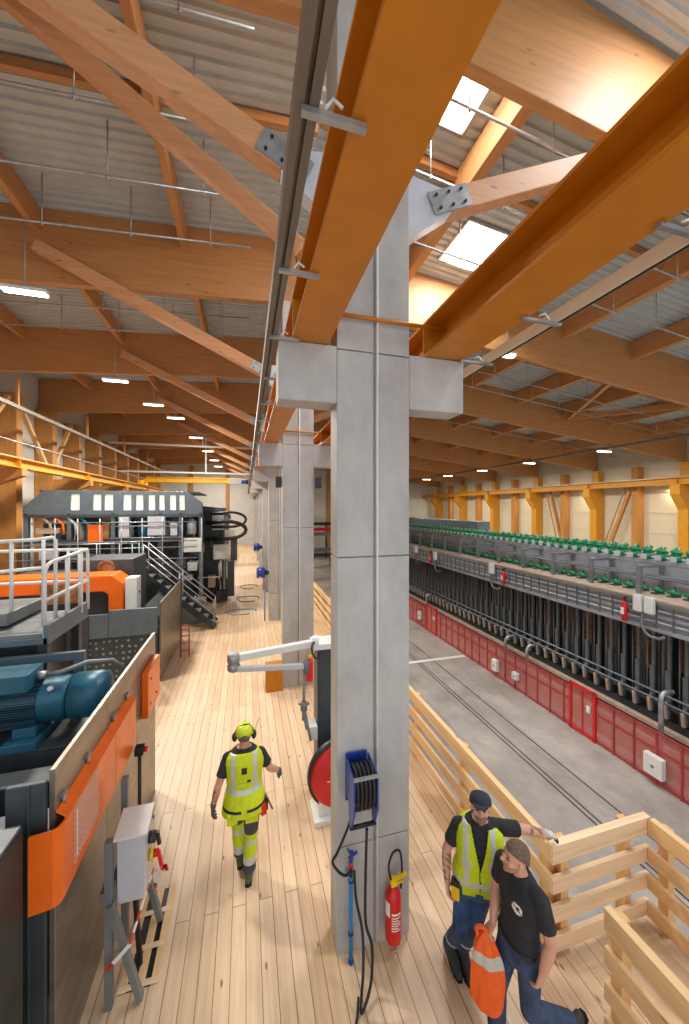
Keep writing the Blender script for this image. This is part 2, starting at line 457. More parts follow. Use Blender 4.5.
# roof beams
for k in range(-1, NB):
    y = CY0 + BAY*k + 0.36
    n = 'overhead' if k < 0 else ORD[k]
    b = MB(); b.prism([(-9.55, y-0.08, zl(-9.55)), (1.262, y-0.08, zl(1.262)), (1.262, y-0.08, zl(1.262)+BD-0.005), (-9.55, y-0.08, zl(-9.55)+BD-0.005)], (0, 0.16, 0))
    tag(b.build('roof_beam', M['glulam'], bevel=0.012), 'deep glued timber roof beam over the left aisle, %s from the front' % n, 'roof beam', 'roof beams of the left aisle', 'structure')
    b = MB(); b.prism([(1.278, y-0.08, zr(1.278)), (25.0, y-0.08, zr(25.0)), (25.0, y-0.08, zr(25.0)+BD-0.005), (1.278, y-0.08, zr(1.278)+BD-0.005)], (0, 0.16, 0))
    tag(b.build('roof_beam', M['glulam'], bevel=0.012), 'deep glued timber roof beam over the right aisle, %s from the front' % n, 'roof beam', 'roof beams of the right aisle', 'structure')
# purlins along the hall
for i, x in enumerate((-1.44, -4.4, -7.4)):
    b = MB(); z = zl(x)+BD; b.box(x-0.07, YF, z-0.52, x+0.07, YE-0.02, z-0.01)
    tag(b.build('purlin', M['glulam_y'], bevel=0.008), 'timber purlin under the left roof, %s from the concrete columns' % ORD[i], 'purlin', 'purlins of the left roof', 'structure')
for i, x in enumerate((4.22, 7.0, 10.0, 13.0, 16.0, 19.0, 22.0)):
    b = MB(); z = zr(x)+BD; b.box(x-0.11, 3.95, z-0.62, x+0.11, YE-0.02, z-0.01)
    tag(b.build('purlin', M['glulam_y'], bevel=0.008), 'timber purlin under the right roof, %s from the concrete columns' % ORD[i], 'purlin', 'purlins of the right roof', 'structure')
for k in range(0, 5):
    y = CY0+BAY*k+0.14+BAY/2
    b = MB(); b.prism([(-9.5, y-0.05, zl(-9.5)+BD-0.17), (1.25, y-0.05, zl(1.25)+BD-0.17), (1.25, y-0.05, zl(1.25)+BD-0.01), (-9.5, y-0.05, zl(-9.5)+BD-0.01)], (0, 0.1, 0))
    tag(b.build('cross_rafter', M['glulam']), 'slim timber rafter across the left roof sheeting, %s from the front' % ORD[k], 'rafter', 'rafters of the left roof', 'structure')
    b = MB(); b.prism([(1.3, y-0.05, zr(1.3)+BD-0.17), (25, y-0.05, zr(25)+BD-0.17), (25, y-0.05, zr(25)+BD-0.01), (1.3, y-0.05, zr(1.3)+BD-0.01)], (0, 0.1, 0))
    tag(b.build('cross_rafter', M['glulam']), 'slim timber rafter across the right roof sheeting, %s from the front' % ORD[k], 'rafter', 'rafters of the right roof', 'structure')
# wind brace diagonals under the right roof
for i, (p, q) in enumerate((((13.0, 9.4), (16.0, 14.6)), ((19.0, 9.4), (16.0, 14.6)))):
    zz = lambda x: zr(x)+BD-0.75
    b = MB(); b.bar((p[0], p[1], zz(p[0])), (q[0], q[1], zz(q[0])), 0.16, 0.22)
    tag(b.build('wind_brace', M['glulam_y']), 'diagonal timber brace under the right roof, %s of the pair' % ('inner', 'outer')[i], 'brace', kind='structure')

# left wall posts, right wall posts
for k in range(0, 16):
    y = CY0+0.14+BAY/2*k
    if y > YE-1: break
    b = MB()
    b.box(-9.58, y-0.2, 0, -8.85, y+0.2, zl(-9.0)-0.02)
    if k % 2 == 0: b.prism([(-8.85, y-0.15, 4.95), (-8.85, y-0.15, 5.86), (-7.3, y-0.15, 5.86), (-7.3, y-0.15, 5.6)], (0, 0.3, 0))
    tag(b.build('wall_post', M['glulam_z']), 'brown timber post on the left wall above the machines, %s from the front' % (ORD+['fifteenth', 'sixteenth'])[k], 'post', 'timber posts of the left wall', 'structure')
    b = MB()
    if k % 2 == 0:
        b.prism([(25.06, y-0.28, -1), (25.06, y-0.28, zr(25)-0.02), (24.55, y-0.28, zr(25)-0.02), (24.55, y-0.28, 5.86), (23.7, y-0.28, 5.86), (23.7, y-0.28, 5.3), (24.35, y-0.28, 4.4), (24.35, y-0.28, -1)], (0, 0.5, 0))
    else:
        b.box(24.55, y-0.2, -1, 25.06, y+0.2, zr(25)-0.02)
    t = b.build('wall_post', M['crane_w' if k % 2 == 0 else 'glulam_z'])  # bracket posts are timber; their lamplit yellow is put into the colour
    tag(t, ('yellow bracket post carrying the right wall crane rail, %s from the front' if k % 2 == 0 else 'plain timber post on the right wall between bracket posts, %s from the front') % ORD[k//2], 'post', 'bracket posts of the right wall' if k % 2 == 0 else 'plain posts of the right wall', 'structure')
for i, (ya, yb) in enumerate(((19.8, 17.6), (22.6, 24.2))):
    b = MB(); b.bar((24.6, ya, 0.0), (24.6, yb, 6.0), 0.16, 0.2, up=(1, 0, 0))
    b.bar((24.45, ya+0.3, 0.0), (24.45, yb+0.3, 6.0), 0.06, 0.06, up=(1, 0, 0))
    tag(b.build('wall_brace', M['glulam_z']), 'diagonal brace on the right wall leaning %s' % ('towards the viewer', 'away from the viewer')[i], 'brace', kind='structure')
for i, (ya, yb) in enumerate(((14.8, 17.0), (19.8, 17.6), (20.3, 22.2))):
    b = MB(); b.bar((-9.0, ya, 6.4), (-9.0, yb, 8.9), 0.14, 0.16, up=(1, 0, 0))
    tag(b.build('wall_brace', M['pine_z']), 'pale diagonal brace on the left wall, %s from the front' % ORD[i], 'brace', kind='structure')

# ------------------------------------------------------------------ concrete columns (each a thing)
for k in range(NB):
    y = CY0 + BAY*k
    t = thing('concrete_column', (1.275, y+0.14, 0), 'grey concrete column with two corbels under the crane rails, %s in the row' % ORD[k], 'column', 'concrete columns', 'thing')
    b = MB()
    zs = [0.0, 1.08, 4.0, 6.10, 9.70]
    for z0, z1 in zip(zs[:-1], zs[1:]):
        z0 += 0.006 if z0 > 0 else 0; z1 -= 0.006 if z1 < 9 else 0
        b.prism([(CX0, y, z0), (1.265, y, z0), (1.265, y+0.03, z0), (1.288, y+0.03, z0), (1.288, y, z0), (CX1, y, z0), (CX1, y+0.28, z0), (CX0, y+0.28, z0)], (0, 0, z1-z0))
    b.box(CX0+0.02, y+0.04, 0.01, CX1-0.02, y+0.26, 9.69)
    b.box(CX0, y+0.285, 8.9, CX1, y+0.5, 9.75)
    b.build('shaft', M['col'], t, bevel=0.008)
    for x0, x1 in ((0.30, CX0-0.001), (CX1+0.001, 2.33)):
        b = MB(); b.box(x0, y, 5.55, x1, y+0.30, 6.126); b.build('corbel', M['col'], t, bevel=0.012)
    b = MB(); b.tube([(1.305, y-0.012, 0.02), (1.305, y-0.012, 9.6)], 0.012, 8); b.build('conduit', M['white_metal'], t)
    for s, xa in ((-1, CX0), (1, CX1)):
        b = MB()
        q = V((xa+s*0.497, 7.92)); dd = V((s*0.907, 0.421)); nn = V((-dd.y*s, dd.x*s))*s
        lo = q - V((-dd.y*s, abs(dd.x)))*0.13 - dd*0.004; hi = q + V((-dd.y*s, abs(dd.x)))*0.13 - dd*0.004
        b.prism([(xa, y+0.05, 7.38), (lo.x, y+0.05, lo.y), (hi.x, y+0.05, hi.y), (xa, y+0.05, 8.1)], (0, 0.16, 0))
        b.build('strut_bracket', M['lightgrey'], t, bevel=0.006)
# struts to the roof beams
def strut(name, p, q, y, label, group, plate=True, w=0.18, h=0.26):
    t = thing(name, ((p[0]+q[0])/2, y, min(p[1], q[1])), label, 'strut', group, 'thing')
    b = MB(); b.bar((p[0], y, p[1]), (q[0], y, q[1]), w, h)
    b.build('timber', M['strut'], t, bevel=0.012)
    if plate:
        d = (V((q[0], 0, q[1]))-V((p[0], 0, p[1]))).normalized(); n = V((-d.z, 0, d.x))
        for side in (-1,):
            pl = MB(); c = V((p[0], y+side*0.1, p[1])) + d*0.02
            R = Matrix((d, V((0, 1, 0)), n)).transposed()
            pl.cbox(c, (0.52, 0.012, 0.24), R); po = pl.build('steel_plate', M['zinc'], t)
            for a in (-0.17, 0, 0.17):
                for h in (-0.07, 0.07):
                    bb = MB(); cc = c + d*a + n*h; bb.cyl(cc+V((0, -0.004, 0)), cc+V((0, -0.024, 0)), 0.016, 8); bb.build('bolt', M['bolt'], po)
    return t
for k in range(NB):
    yb = CY0+BAY*k+0.13
    strut('timber_strut', (0.383, 7.92), (-4.35, 10.12), yb, 'pale timber strut rising left to its roof beam from the %s column' % ORD[k], 'struts on the left of the columns')
    strut('timber_strut', (2.167, 7.92), (6.6, 9.98), yb, 'pale timber strut rising right to its roof beam from the %s column' % ORD[k], 'struts on the right of the columns')
strut('timber_strut', (0.67, 7.85), (-3.2, 10.45), 4.6, 'thinner darker timber strut crossing behind the nearest strut', 'struts on the left of the columns', False, 0.13, 0.22)

# ------------------------------------------------------------------ crane rails on the columns and walls
def runway(name, x0, x1, z0, z1, label, group=None, mat='crane'):
    t = thing(name, ((x0+x1)/2, 20, z0), label, 'crane rail', group, 'thing')
    xm = (x0+x1)/2
    b = MB(); b.box(x0, -3.6, z0, x1, 45.5, z0+0.03); b.box(x0+0.01, -3.6, z1-0.03, x1-0.01, 45.5, z1); b.box(xm-0.012, -3.6, z0+0.03, xm+0.012, 45.5, z1-0.03)
    b.build('beam', M[mat], t)
    for k in range(NB):
        for dy in (0.06,):
            b = MB(); yy = CY0+BAY*k+dy
            b.box(x0+0.015, yy, z0+0.03, xm-0.012, yy+0.02, z1-0.03); b.box(xm+0.012, yy, z0+0.03, x1-0.015, yy+0.02, z1-0.03)
            b.build('stiffener', M[mat], t)
    b = MB(); b.box(xm-0.03, -3.6, z1, xm+0.03, 45.5, z1+0.05); b.build('rail_head', M['zinc'], t)
    return t
runway('crane_runway', 0.43, 0.79, 6.13, 6.60, 'wide orange steel crane rail resting on the corbels left of the columns')
runway('crane_runway', 1.86, 2.32, 6.13, 6.52, 'orange steel crane rail resting on the corbels right of the columns')
runway('crane_runway', -7.72, -7.36, 5.86, 6.20, 'yellow crane rail along the left wall above the machines', None, 'crane_w')
runway('crane_runway', 23.75, 24.15, 5.86, 6.26, 'yellow crane rail on the bracket posts of the cream wall', None, 'crane_w')
for k in range(4):
    b = MB(); y = CY0+BAY*k-0.05; b.tube([(0.625, y, 6.42), (2.075, y, 6.42)], 0.022, 8)
    tag(b.build('crane_rail_tie', M['crane']), 'thin yellow tie rod joining both crane rails across the %s column' % ORD[k], 'tie rod', 'tie rods at the columns')

# conductor rails held on bracket arms under the crane rails
def conductor(x, z, label, arms, xin, mat='rail_steel'):
    t = thing('conductor_rail', (x, 20, z), label, 'conductor rail')
    mt = mat
    hw = 0.05 if mt == 'rail_steel' else 0.026
    b = MB(); b.box(x-hw, -3.5, z-0.02, x-0.010, 45, z+0.09); b.box(x+0.010, -3.5, z-0.02, x+hw, 45, z+0.09); b.box(x-hw*0.6, -3.5, z+0.02, x+hw*0.6, 45, z+0.06)
    b.build('rail', M[mt], t)
    if mt != 'rail_steel':
        b = MB(); b.box(x-0.008, -3.5, z-0.03, x+0.008, 45, z+0.018); b.build('sliding_contact', M['ear'], t)
    for y in arms:
        b = MB(); b.bar((x-0.02 if xin > x else x+0.02, y, z-0.036), (xin, y, z-0.036), 0.03, 0.026); a = b.build('bracket_arm', M['zinc'], t)
        b = MB(); b.tube([(xin*0.3+x*0.7, y-0.02, z-0.02), (xin*0.42+x*0.58, y-0.02, z+0.025), (xin*0.58+x*0.42, y-0.02, z+0.0)], 0.008, 6); b.build('clip', M['white_metal'], a)
conductor(0.235, 6.14, 'grey conductor rail beside the left edge of the wide orange crane rail', [1.43, 2.43, 3.40] + [4.5+1.1*i for i in range(36)], 0.49)
conductor(2.63, 6.14, 'cream conductor rail beside the right crane rail', [1.47, 2.5, 3.40] + [4.5+1.1*i for i in range(36)], 2.25, 'cream')

def hung_rail(x, z, ys, label, zc, mat='rail_steel'):
    t = thing('lamp_rail', (x, 20, z), label, 'lamp rail')
    b = MB(); b.box(x-0.06, 0, z-0.06, x+0.06, 45, z+0.06); b.build('rail', M[mat], t)
    for y in ys:
        b = MB(); b.box(x-0.04, y-0.04, z+0.06, x+0.04, y+0.04, zc); b.build('hanger', M['glulam_z'], t)
hung_rail(-7.5, 7.94, [CY0+0.14+BAY*k for k in range(1, 7)], 'grey rail hung along the left wall above the crane rail', 9.02)
hung_rail(18.9, 7.75, [CY0+0.14+BAY*k for k in range(1, 7)], 'grey lamp rail hung under the right roof beams', 8.0)
b = MB(); b.tube([(-7.8, 2, 6.84), (-7.8, 45, 6.84)], 0.03, 8)
tag(b.build('thin_pipe', M['zinc']), 'thin grey pipe along the left wall just above the yellow rail', 'pipe')

# pendant lamps
def lamp(x, y, z, ztop, label, ll=1.3, along='x', power=70, group='hanging lamps'):
    t = thing('hanging_lamp', (x, y, z), label, 'lamp', group)
    dx, dy = (ll/2, 0.09) if along == 'x' else (0.09, ll/2)
    b = MB(); b.box(x-dx, y-dy, z+0.02, x+dx, y+dy, z+0.09); b.build('housing', M['white_metal'], t)
    b = MB(); b.box(x-dx+0.02, y-dy+0.015, z-0.01, x+dx-0.02, y+dy-0.015, z+0.02); b.build('diffuser', M['lampglow'], t)
    b = MB(); b.cyl((x, y, z+0.09), (x, y, ztop), 0.012, 6); b.build('suspension_rod', M['zinc'], t)
    L = bpy.data.lights.new('lamp_light', 'AREA'); L.shape = 'RECTANGLE'; L.size = 2*dx; L.size_y = 2*dy; L.energy = power; L.color = (1.0, 0.92, 0.8)
    lo = bpy.data.objects.new('lamp_light', L); COL.objects.link(lo); lo.location = (0, 0, -0.03); lo.parent = t
for i, (x, y) in enumerate(((-4.45, 8.95), (-4.47, 14.35), (-3.9, 17.26), (-3.4, 19.5), (-3.1, 24.6), (-2.9, 30.2), (-2.9, 35.8), (-2.9, 41.0))):  # last two lamps are added to brighten the far floor and end wall
    lamp(x, y, 9.0, zl(x)+BD-0.05, 'bright white strip lamp under the left roof, %s from the front' % ORD[i], 0.8, power=LP_L)
for i, y in enumerate((4.0, 9.6, 14.99, 20.33, 25.44, 30.62, 34.9)):
    lamp(18.9, y, 7.58, 7.69, 'white lamp glowing under the hung rail of the right aisle, %s from the front' % ORD[i], 0.9, 'x', power=LP_R)
lamp(7.39, 8.8, 8.95, zr(7.39)+BD-0.05, 'single small bright lamp above the right conductor rail', 0.5, power=90)
# small wall lights under the right crane rail that wash the cream wall
for k in range(2, 8):
    y = CY0+0.14+BAY*k+0.75
    t = thing('wall_light', (24.9, y, 5.8), 'small wall light washing the cream wall beside the %s bracket post' % ORD[k], 'wall light', 'wall lights')
    b = MB(); b.box(24.85, y-0.15, 5.8, 25.06, y+0.15, 5.92); b.build('housing', M['dark'], t)
    b = MB(); b.box(24.87, y-0.13, 5.785, 25.04, y+0.13, 5.8); b.build('diffuser', M['lampglow'], t)
    L = bpy.data.lights.new('wall_wash', 'AREA'); L.size = 0.3; L.energy = 38; L.color = (1.0, 0.9, 0.62)
    lo = bpy.data.objects.new('wall_wash', L); COL.objects.link(lo); lo.location = (-0.05, 0, -0.03); lo.rotation_euler = (0, 0.35, 0); lo.parent = t

# sprinkler pipes slung across the aisles on drop rods
def cross_pipe(y, x0, x1, dz, label, left=True):
    zf = (lambda x: zl(x)+BD-dz) if left else (lambda x: zr(x)+BD-dz)
    t = thing('ceiling_sprinkler_pipe', ((x0+x1)/2, y, min(zf(x0), zf(x1))), label, 'pipe', 'sprinkler pipes')
    b = MB(); b.tube([(x0, y, zf(x0)), (x1, y, zf(x1))], 0.022, 8); b.build('pipe', M['zinc'], t)
    x = x0+0.7
    while x < x1:
        b = MB(); b.cyl((x, y, zf(x)), (x, y, zf(x)+dz-0.02), 0.012, 6); b.cyl((x, y, zf(x)-0.06), (x, y, zf(x)+0.03), 0.022, 6); b.build('drop_rod', M['zinc'], t); x += 1.55
j = 0
for i, y in enumerate((4.5, 5.75, 7.0, 8.3, 11.4, 12.7)):
    cross_pipe(y, -9.2, 0.1, 1.0, 'thin sprinkler pipe across the left roof, %s from the front' % ORD[i])
for i, y in enumerate((4.6, 5.75, 7.2, 10.4, 11.9, 13.3, 16.4, 18.2)):
    cross_pipe(y, 2.5, 24.0, 1.0, 'thin sprinkler pipe across the right roof, %s from the front' % ORD[i], False)

# bridge cranes far down the left aisle
for i, (y, z, x0, nm) in enumerate(((30.0, 6.55, -7.55, 'yellow'),)):
    t = thing('bridge_crane', (-3.4, y, z), 'yellow bridge crane girder with pale hoist far down the left aisle', 'crane')
    b = MB(); b.box(x0, y-0.2, 6.62, 0.65, y+0.2, 6.95) if False else b.box(-7.2, y-0.2, z-0.1, 0.32, y+0.2, z+0.32); b.build('girder', M['crane_b'], t, bevel=0.02)
    b = MB(); b.box(-1.3, y-0.5, z-0.18, 0.1, y-0.22, z+0.28); h = b.build('hoist', M['lightgrey'], t, bevel=0.03)
    b = MB(); b.cyl((-0.35, y-0.36, z+0.02), (0.2, y-0.36, z+0.02), 0.2, 16); b.build('hoist_motor', M['bluep'], h)
    for x, zb in ((-7.5, 6.252), (0.61, 6.652)):
        b = MB(); b.box(x-0.12, y-0.9, zb, x+0.12, y+0.9, zb+0.3); b.bar((x, y, zb+0.16), (-7.2 if x < 0 else 0.325, y, z+0.12 if x < 0 else zb+0.15), 0.3, 0.28 if x < 0 else 0.14); b.build('end_carriage', M['crane_b'], t)
for i, (y, z) in enumerate(((27.0, 8.85), (29.0, 7.15))):  # slim crane girders; their lit look is put into the white colour
    b = MB(); b.box(-8.8, y-0.06, z-0.05, 0.85, y+0.06, z+0.07); b.box(-3.0, y-0.05, z+0.07, -2.9, y+0.05, zl(-3)+1.0)
    tag(b.build('bridge_girder', M['white_metal']), ('upper' if i == 0 else 'lower') + ' pale crane girder spanning the left aisle far away', 'cable tray')
# ------------------------------------------------------------------ timber railings round the deck edge
RZ = [0.07, 0.365, 0.655, 0.95]; RH = 0.155
def railing(name, label, p, q, posts, side, cap0=0.0):
    """boards on the deck side, posts behind them on the outer side; p, q = ends of the board line (x, y)."""
    p, q = V((p[0], p[1], 0)), V((q[0], q[1], 0)); d = (q-p).normalized(); n = V((-d.y, d.x, 0))*side
    t = thing(name, tuple(p), label, 'railing', 'timber railings on the deck')
    al = abs(d.y) > 0.5
    mt = M['pine_y'] if al else M['pine_x']
    for z in RZ:
        b = MB(); b.bar(p+V((0, 0, z+RH/2)), q+V((0, 0, z+RH/2)), 0.045, RH); b.build('board', mt, t, bevel=0.004)
    b = MB(); b.bar(p+n*0.010+d*cap0+V((0, 0, 1.122)), q+n*0.010+V((0, 0, 1.122)), 0.075, 0.032); b.build('top_board', mt, t, bevel=0.004)
    for s in posts:
        c = p + d*s + n*0.073
        b = MB(); b.box(c.x-0.048, c.y-0.048, 0.0, c.x+0.048, c.y+0.048, 1.105); b.build('post', M['pine_z'], t, bevel=0.004)
    return t
railing('timber_railing', 'long pine railing along the deck edge behind the nearest column and leaning worker', (2.955, 2.90), (2.955, 26.0), [0.12+1.45*i for i in range(16)], -1, 0.068)
railing('timber_railing', 'short pale pine railing across the deck corner behind the walking worker', (2.933, 2.875), (4.247, 2.875), [0.2, 1.05], 1)
railing('timber_railing', 'pine railing at the right edge running towards the viewer from the deck corner', (4.225, 2.85), (4.225, -2.5), [0.12, 1.5, 3.0, 4.5], 1, 0.02)
railing('timber_railing', 'low corner pine railing nearest the viewer with a bare post end', (2.93, 2.31), (2.93, -2.5), [0.07, 1.2, 2.6, 4.0], 1)
b = MB(); b.cbox((2.9035, 1.62, 0.68), (0.006, 0.14, 0.05)); b.cbox((2.900, 1.62, 0.68), (0.004, 0.12, 0.008), mi=1); b.cbox((2.900, 1.62, 0.665), (0.004, 0.1, 0.006), mi=1)
tag(b.build('board_sticker', [M['bluegrey'], M['label']]), 'small grey blue printed sticker on the nearest railing board', 'sticker')

# ------------------------------------------------------------------ red fence along the press pit
FX = 7.90
t = thing('red_fence', (FX, 18, -1), 'long low red mesh fence along the foot of the press', 'fence')
def fence_run(y0, y1):
    b = MB(); b.box(FX-0.004, y0, -0.93, FX+0.004, y1, 0.0); b.build('mesh_panel', M['mesh_red'], t)
    b = MB(); b.box(FX-0.02, y0, 0.0, FX+0.02, y1, 0.04); b.box(FX-0.015, y0, -0.35, FX+0.015, y1, -0.30); b.box(FX-0.02, y0, -0.98, FX+0.02, y1, -0.93); b.build('rail', M['darkred'], t)
for a, c in ((2.5, 6.42), (7.16, 13.62), (14.56, 34)): fence_run(a, c)
y = 2.6; npst = 0
while y < 34 and npst < 76:
    if not (6.42 < y < 7.16 or 13.62 < y < 14.56):
        b = MB(); b.box(FX-0.03, y-0.015, -1.0, FX+0.0, y+0.015, 0.05); b.build('post', M['darkred'], t); npst += 1
        b = MB(); b.tube([(FX+0.02, y, 0.02), (FX+0.05, y, 0.14), (FX+0.14, y, 0.2)], 0.01, 6); b.build('stay', M['darkred'], t) if False else None
    y += 0.43
for i, (y0, y1) in enumerate(((6.47, 7.11), (13.68, 14.50))):
    g = thing('fence_gate', (FX, (y0+y1)/2, -1), ('bright red gate frame in the fence nearest the white box' if i == 0 else 'bright red gate frame farther along the fence close to the column edge'), 'gate', 'red gates in the fence')
    b = MB()
    for yy in (y0, y1): b.box(FX-0.06, yy-0.03, -1, FX, yy+0.03, 0.16)
    b.box(FX-0.06, y0, 0.10, FX, y1, 0.16); b.box(FX-0.06, y0, -0.96, FX, y1, -0.91); b.build('frame', M['red'], g)
    b = MB(); b.box(FX-0.045, (y0+y1)/2-0.015, -0.91, FX-0.02, (y0+y1)/2+0.015, 0.10); b.build('middle_bar', M['red'], g)
    b = MB(); b.box(FX-0.025, y0+0.03, -0.91, FX-0.017, y1-0.03, 0.1); b.build('mesh_panel', M['mesh_red'], g)
    b = MB(); b.box(FX-0.10, y0+0.08, -0.35, FX-0.06, y0+0.16, -0.2); b.build('lock', M['label'], g)
for i, (y, z, w, h, lb) in enumerate(((5.17, -0.61, 0.34, 0.40, 'white junction box on the red fence below the bent pipe'), (9.85, -0.61, 0.22, 0.36, 'taller white box on the red fence left of the small one'), (8.95, -0.55, 0.2, 0.2, 'small square white box on the red fence midway'), (15.08, -0.5, 0.22, 0.36, 'white box on the red fence just beyond the far red gate'))):
    g = thing('junction_box', (FX-0.04, y, z-h/2), lb, 'box', 'white boxes on the red fence')
    b = MB(); b.box(FX-0.15, y-w/2, z-h/2, FX-0.031, y+w/2, z+h/2); b.build('housing', M['white_metal'], g, bevel=0.01)
    b = MB(); b.box(FX-0.158, y-0.03, z-0.03, FX-0.15, y+0.03, z+0.02); b.build('lock', M['grey'], g)
for i, (y, zt, z0) in enumerate(((5.2, 0.78, -1), (8.75, 0.4, -1), (9.65, 0.36, -1), (14.85, 0.5, -1))):
    b = MB(); pts = [(8.04, y, z0), (8.04, y, zt-0.14)] + [(8.04+0.14*(1-math.cos(a)), y-0.0, zt-0.14+0.14*math.sin(a)) for a in (0.5, 1.0, PI/2)] + [(8.30, y-0.05, zt+0.01)]
    b.tube(pts, 0.045, 10)
    tag(b.build('vent_pipe', M['zinc']), 'grey bent pipe rising behind the red fence, %s from the front' % ORD[i], 'pipe', 'bent grey pipes behind the fence')

# ------------------------------------------------------------------ left: machine guard with orange covers
def sheet_guard():
    t = thing('machine_guard', (-1.42, 4.7, 0), 'tall steel sheet guard with orange covers beside the walkway at lower left', 'machine guard')
    for y0, y1 in ((3.2, 4.25), (4.258, 5.3), (5.308, 6.3)):
        b = MB(); b.box(-1.44, y0, 0, -1.40, y1, 2.51); b.build('sheet', M['sheet'], t, bevel=0.004)
    b = MB(); b.box(-1.70, 3.17, 0, -1.45, 3.21, 2.44); b.box(-1.56, 3.155, 0, -1.545, 3.17, 2.44); b.build('end_post', M['dark2'], t, bevel=0.006)
    XF = -1.32
    for y0, y1, first in ((3.08, 4.25, True), (4.256, 4.96, False)):
        z0, z1 = 1.56, 2.13
        b = MB()
        if first:
            po = [(XF, y1), (XF, 3.16), (XF-0.012, 3.115), (XF-0.045, 3.085), (XF-0.19, 3.065)]
            pi = [(XF-0.19, 3.085), (XF-0.05, 3.105), (XF-0.03, 3.125), (XF-0.02, 3.165), (XF-0.02, y1)]
        else:
            po = [(XF, y1), (XF, y0)]; pi = [(XF-0.02, y0), (XF-0.02, y1)]
        b.prism([(p[0], p[1], z0) for p in po+pi], (0, 0, z1-z0))
        ys = 3.2 if first else y0
        b.prism([(XF-0.005, ys, z1-0.01), (XF-0.005, y1, z1-0.01), (-1.398, y1, z1+0.05), (-1.398, ys, z1+0.05)], (0, 0, 0.012))
        c = b.build('orange_cover', M['orange'], t, bevel=0.004)
        for yy in ((3.3, 3.75) if first else (4.4, 4.85)):
            k = MB(); k.cyl((-1.385, yy, z1+0.05), (-1.385, yy, z1+0.10), 0.014, 10); k.bar((-1.385, yy-0.03, z1+0.105), (-1.385, yy+0.04, z1+0.12), 0.026, 0.02); k.build('toggle_clamp', M['zinc'], c)
        if first:
            k = MB(); k.box(XF+0.001, 3.3, z0+0.1, XF+0.006, 3.78, z1-0.02); k.build('clear_plate', M['clear'], c)
            k = MB(); k.box(XF+0.0065, 3.34, z0+0.14, XF+0.0085, 3.355, z1-0.06); k.build('caution_strip', M['label'], c)
    b = MB(); b.box(-1.398, 5.5, 1.57, -1.31, 6.2, 2.2); c = b.build('orange_cover', M['orange'], t, bevel=0.012)
    for yy, zz in ((5.95, 1.72), (5.65, 2.06), (5.62, 1.72)):
        k = MB(); k.cyl((-1.31, yy, zz), (-1.302, yy, zz), 0.018, 8); k.build('bolt', M['bolt'], c)
    return t
sheet_guard()
b = MB(); b.box(-3.0, 2.2, 0.0, -1.52, 3.04, 2.24)
t = thing('machine_cabinet', (-2.2, 2.6, 0), 'dark anthracite cabinet at the lower left corner in front of the guard', 'cabinet')
b.build('body', M['dark'], t, bevel=0.012)
b = MB(); b.box(-3.0, 2.22, 2.242, -1.53, 3.03, 2.262); b.build('top_plate', M['grey'], t)
b = MB(); b.box(-2.9, 2.19, 0.1, -2.2, 2.199, 2.1); b.box(-2.18, 2.19, 0.1, -1.56, 2.199, 2.1); b.build('door', M['dark2'], t)

# far sheet guard and perforated guard
t = thing('machine_guard', (-2.15, 11.5, 0), 'plain brownish steel sheet guard farther along beside the red ladder frame', 'machine guard')
for y0, y1 in ((10.2, 11.6), (11.61, 13.1)):
    b = MB(); b.box(-2.17, y0, 0, -2.13, y1, 2.05); b.build('sheet', M['sheet'], t, bevel=0.004)
b = MB(); b.box(-2.2, 13.1, 0, -2.1, 13.2, 2.1); b.build('end_post', M['dark2'], t)
t = thing('perforated_guard', (-3.0, 10.1, 0), 'blue grey cross guard with perforated lower plate left of the far sheet guard', 'machine guard')
b = MB(); b.box(-3.82, 10.08, 1.28, -3.3, 10.14, 1.86); b.box(-3.29, 10.08, 1.28, -2.2, 10.14, 1.95); b.build('top_plate', M['bluegrey'], t, bevel=0.005)
b = MB(); b.box(-3.82, 10.10, 0.0, -2.2, 10.14, 1.27); b.build('perforated_plate', M['perf'], t)
b = MB(); b.box(-3.84, 10.05, 0, -3.72, 10.10, 1.9); b.build('post', M['dark2'], t)

# ------------------------------------------------------------------ drive unit: machine bed and big blue motor
t = thing('machine_bed', (-3.5, 4.6, 0), 'dark layered machine bed under the big blue motor', 'machine bed')
b = MB(); b.box(-6.5, 3.6, 0, -1.75, 5.95, 1.0); b.build('base', M['dark'], t, bevel=0.02)
for y0, y1, z0, z1, x1, m in ((5.1, 5.80, 1.0, 1.60, -1.70, 'dark2'), (4.62, 4.86, 1.0, 1.50, -1.72, 'dark'), (4.60, 4.86, 1.505, 1.53, -1.70, 'grey'), (4.14, 4.38, 1.0, 1.36, -1.74, 'dark2'), (4.12, 4.38, 1.365, 1.39, -1.72, 'grey'), (3.66, 3.90, 1.0, 1.22, -1.74, 'dark2')):
    b = MB(); b.box(-6.5, y0, z0, x1, y1, z1); b.build('slide_rail', M[m], t, bevel=0.008)
b = MB(); b.box(-2.1, 3.92, 1.0, -1.80, 4.10, 1.45); b.build('bracket', M['grey'], t, bevel=0.01)
b = MB(); b.tube([(-4.5, 3.78, 1.26), (-3.2, 3.76, 1.27), (-2.4, 3.78, 1.26)], 0.035, 8); b.build('hose', M['black'], t)
t = thing('electric_motor', (-2.9, 5.3, 1.6), 'large blue electric motor with cooling fins on the machine bed', 'motor')
MY, MZ, MR = 5.5, 2.02, 0.27
b = MB(); b.lathe((-4.6, MY, MZ), [(MR*0.98, 0), (MR, 0.05), (MR, 2.35), (MR*0.94, 2.4)], 32, (1, 0, 0)); b.build('stator', M['blue'], t)
b = MB()
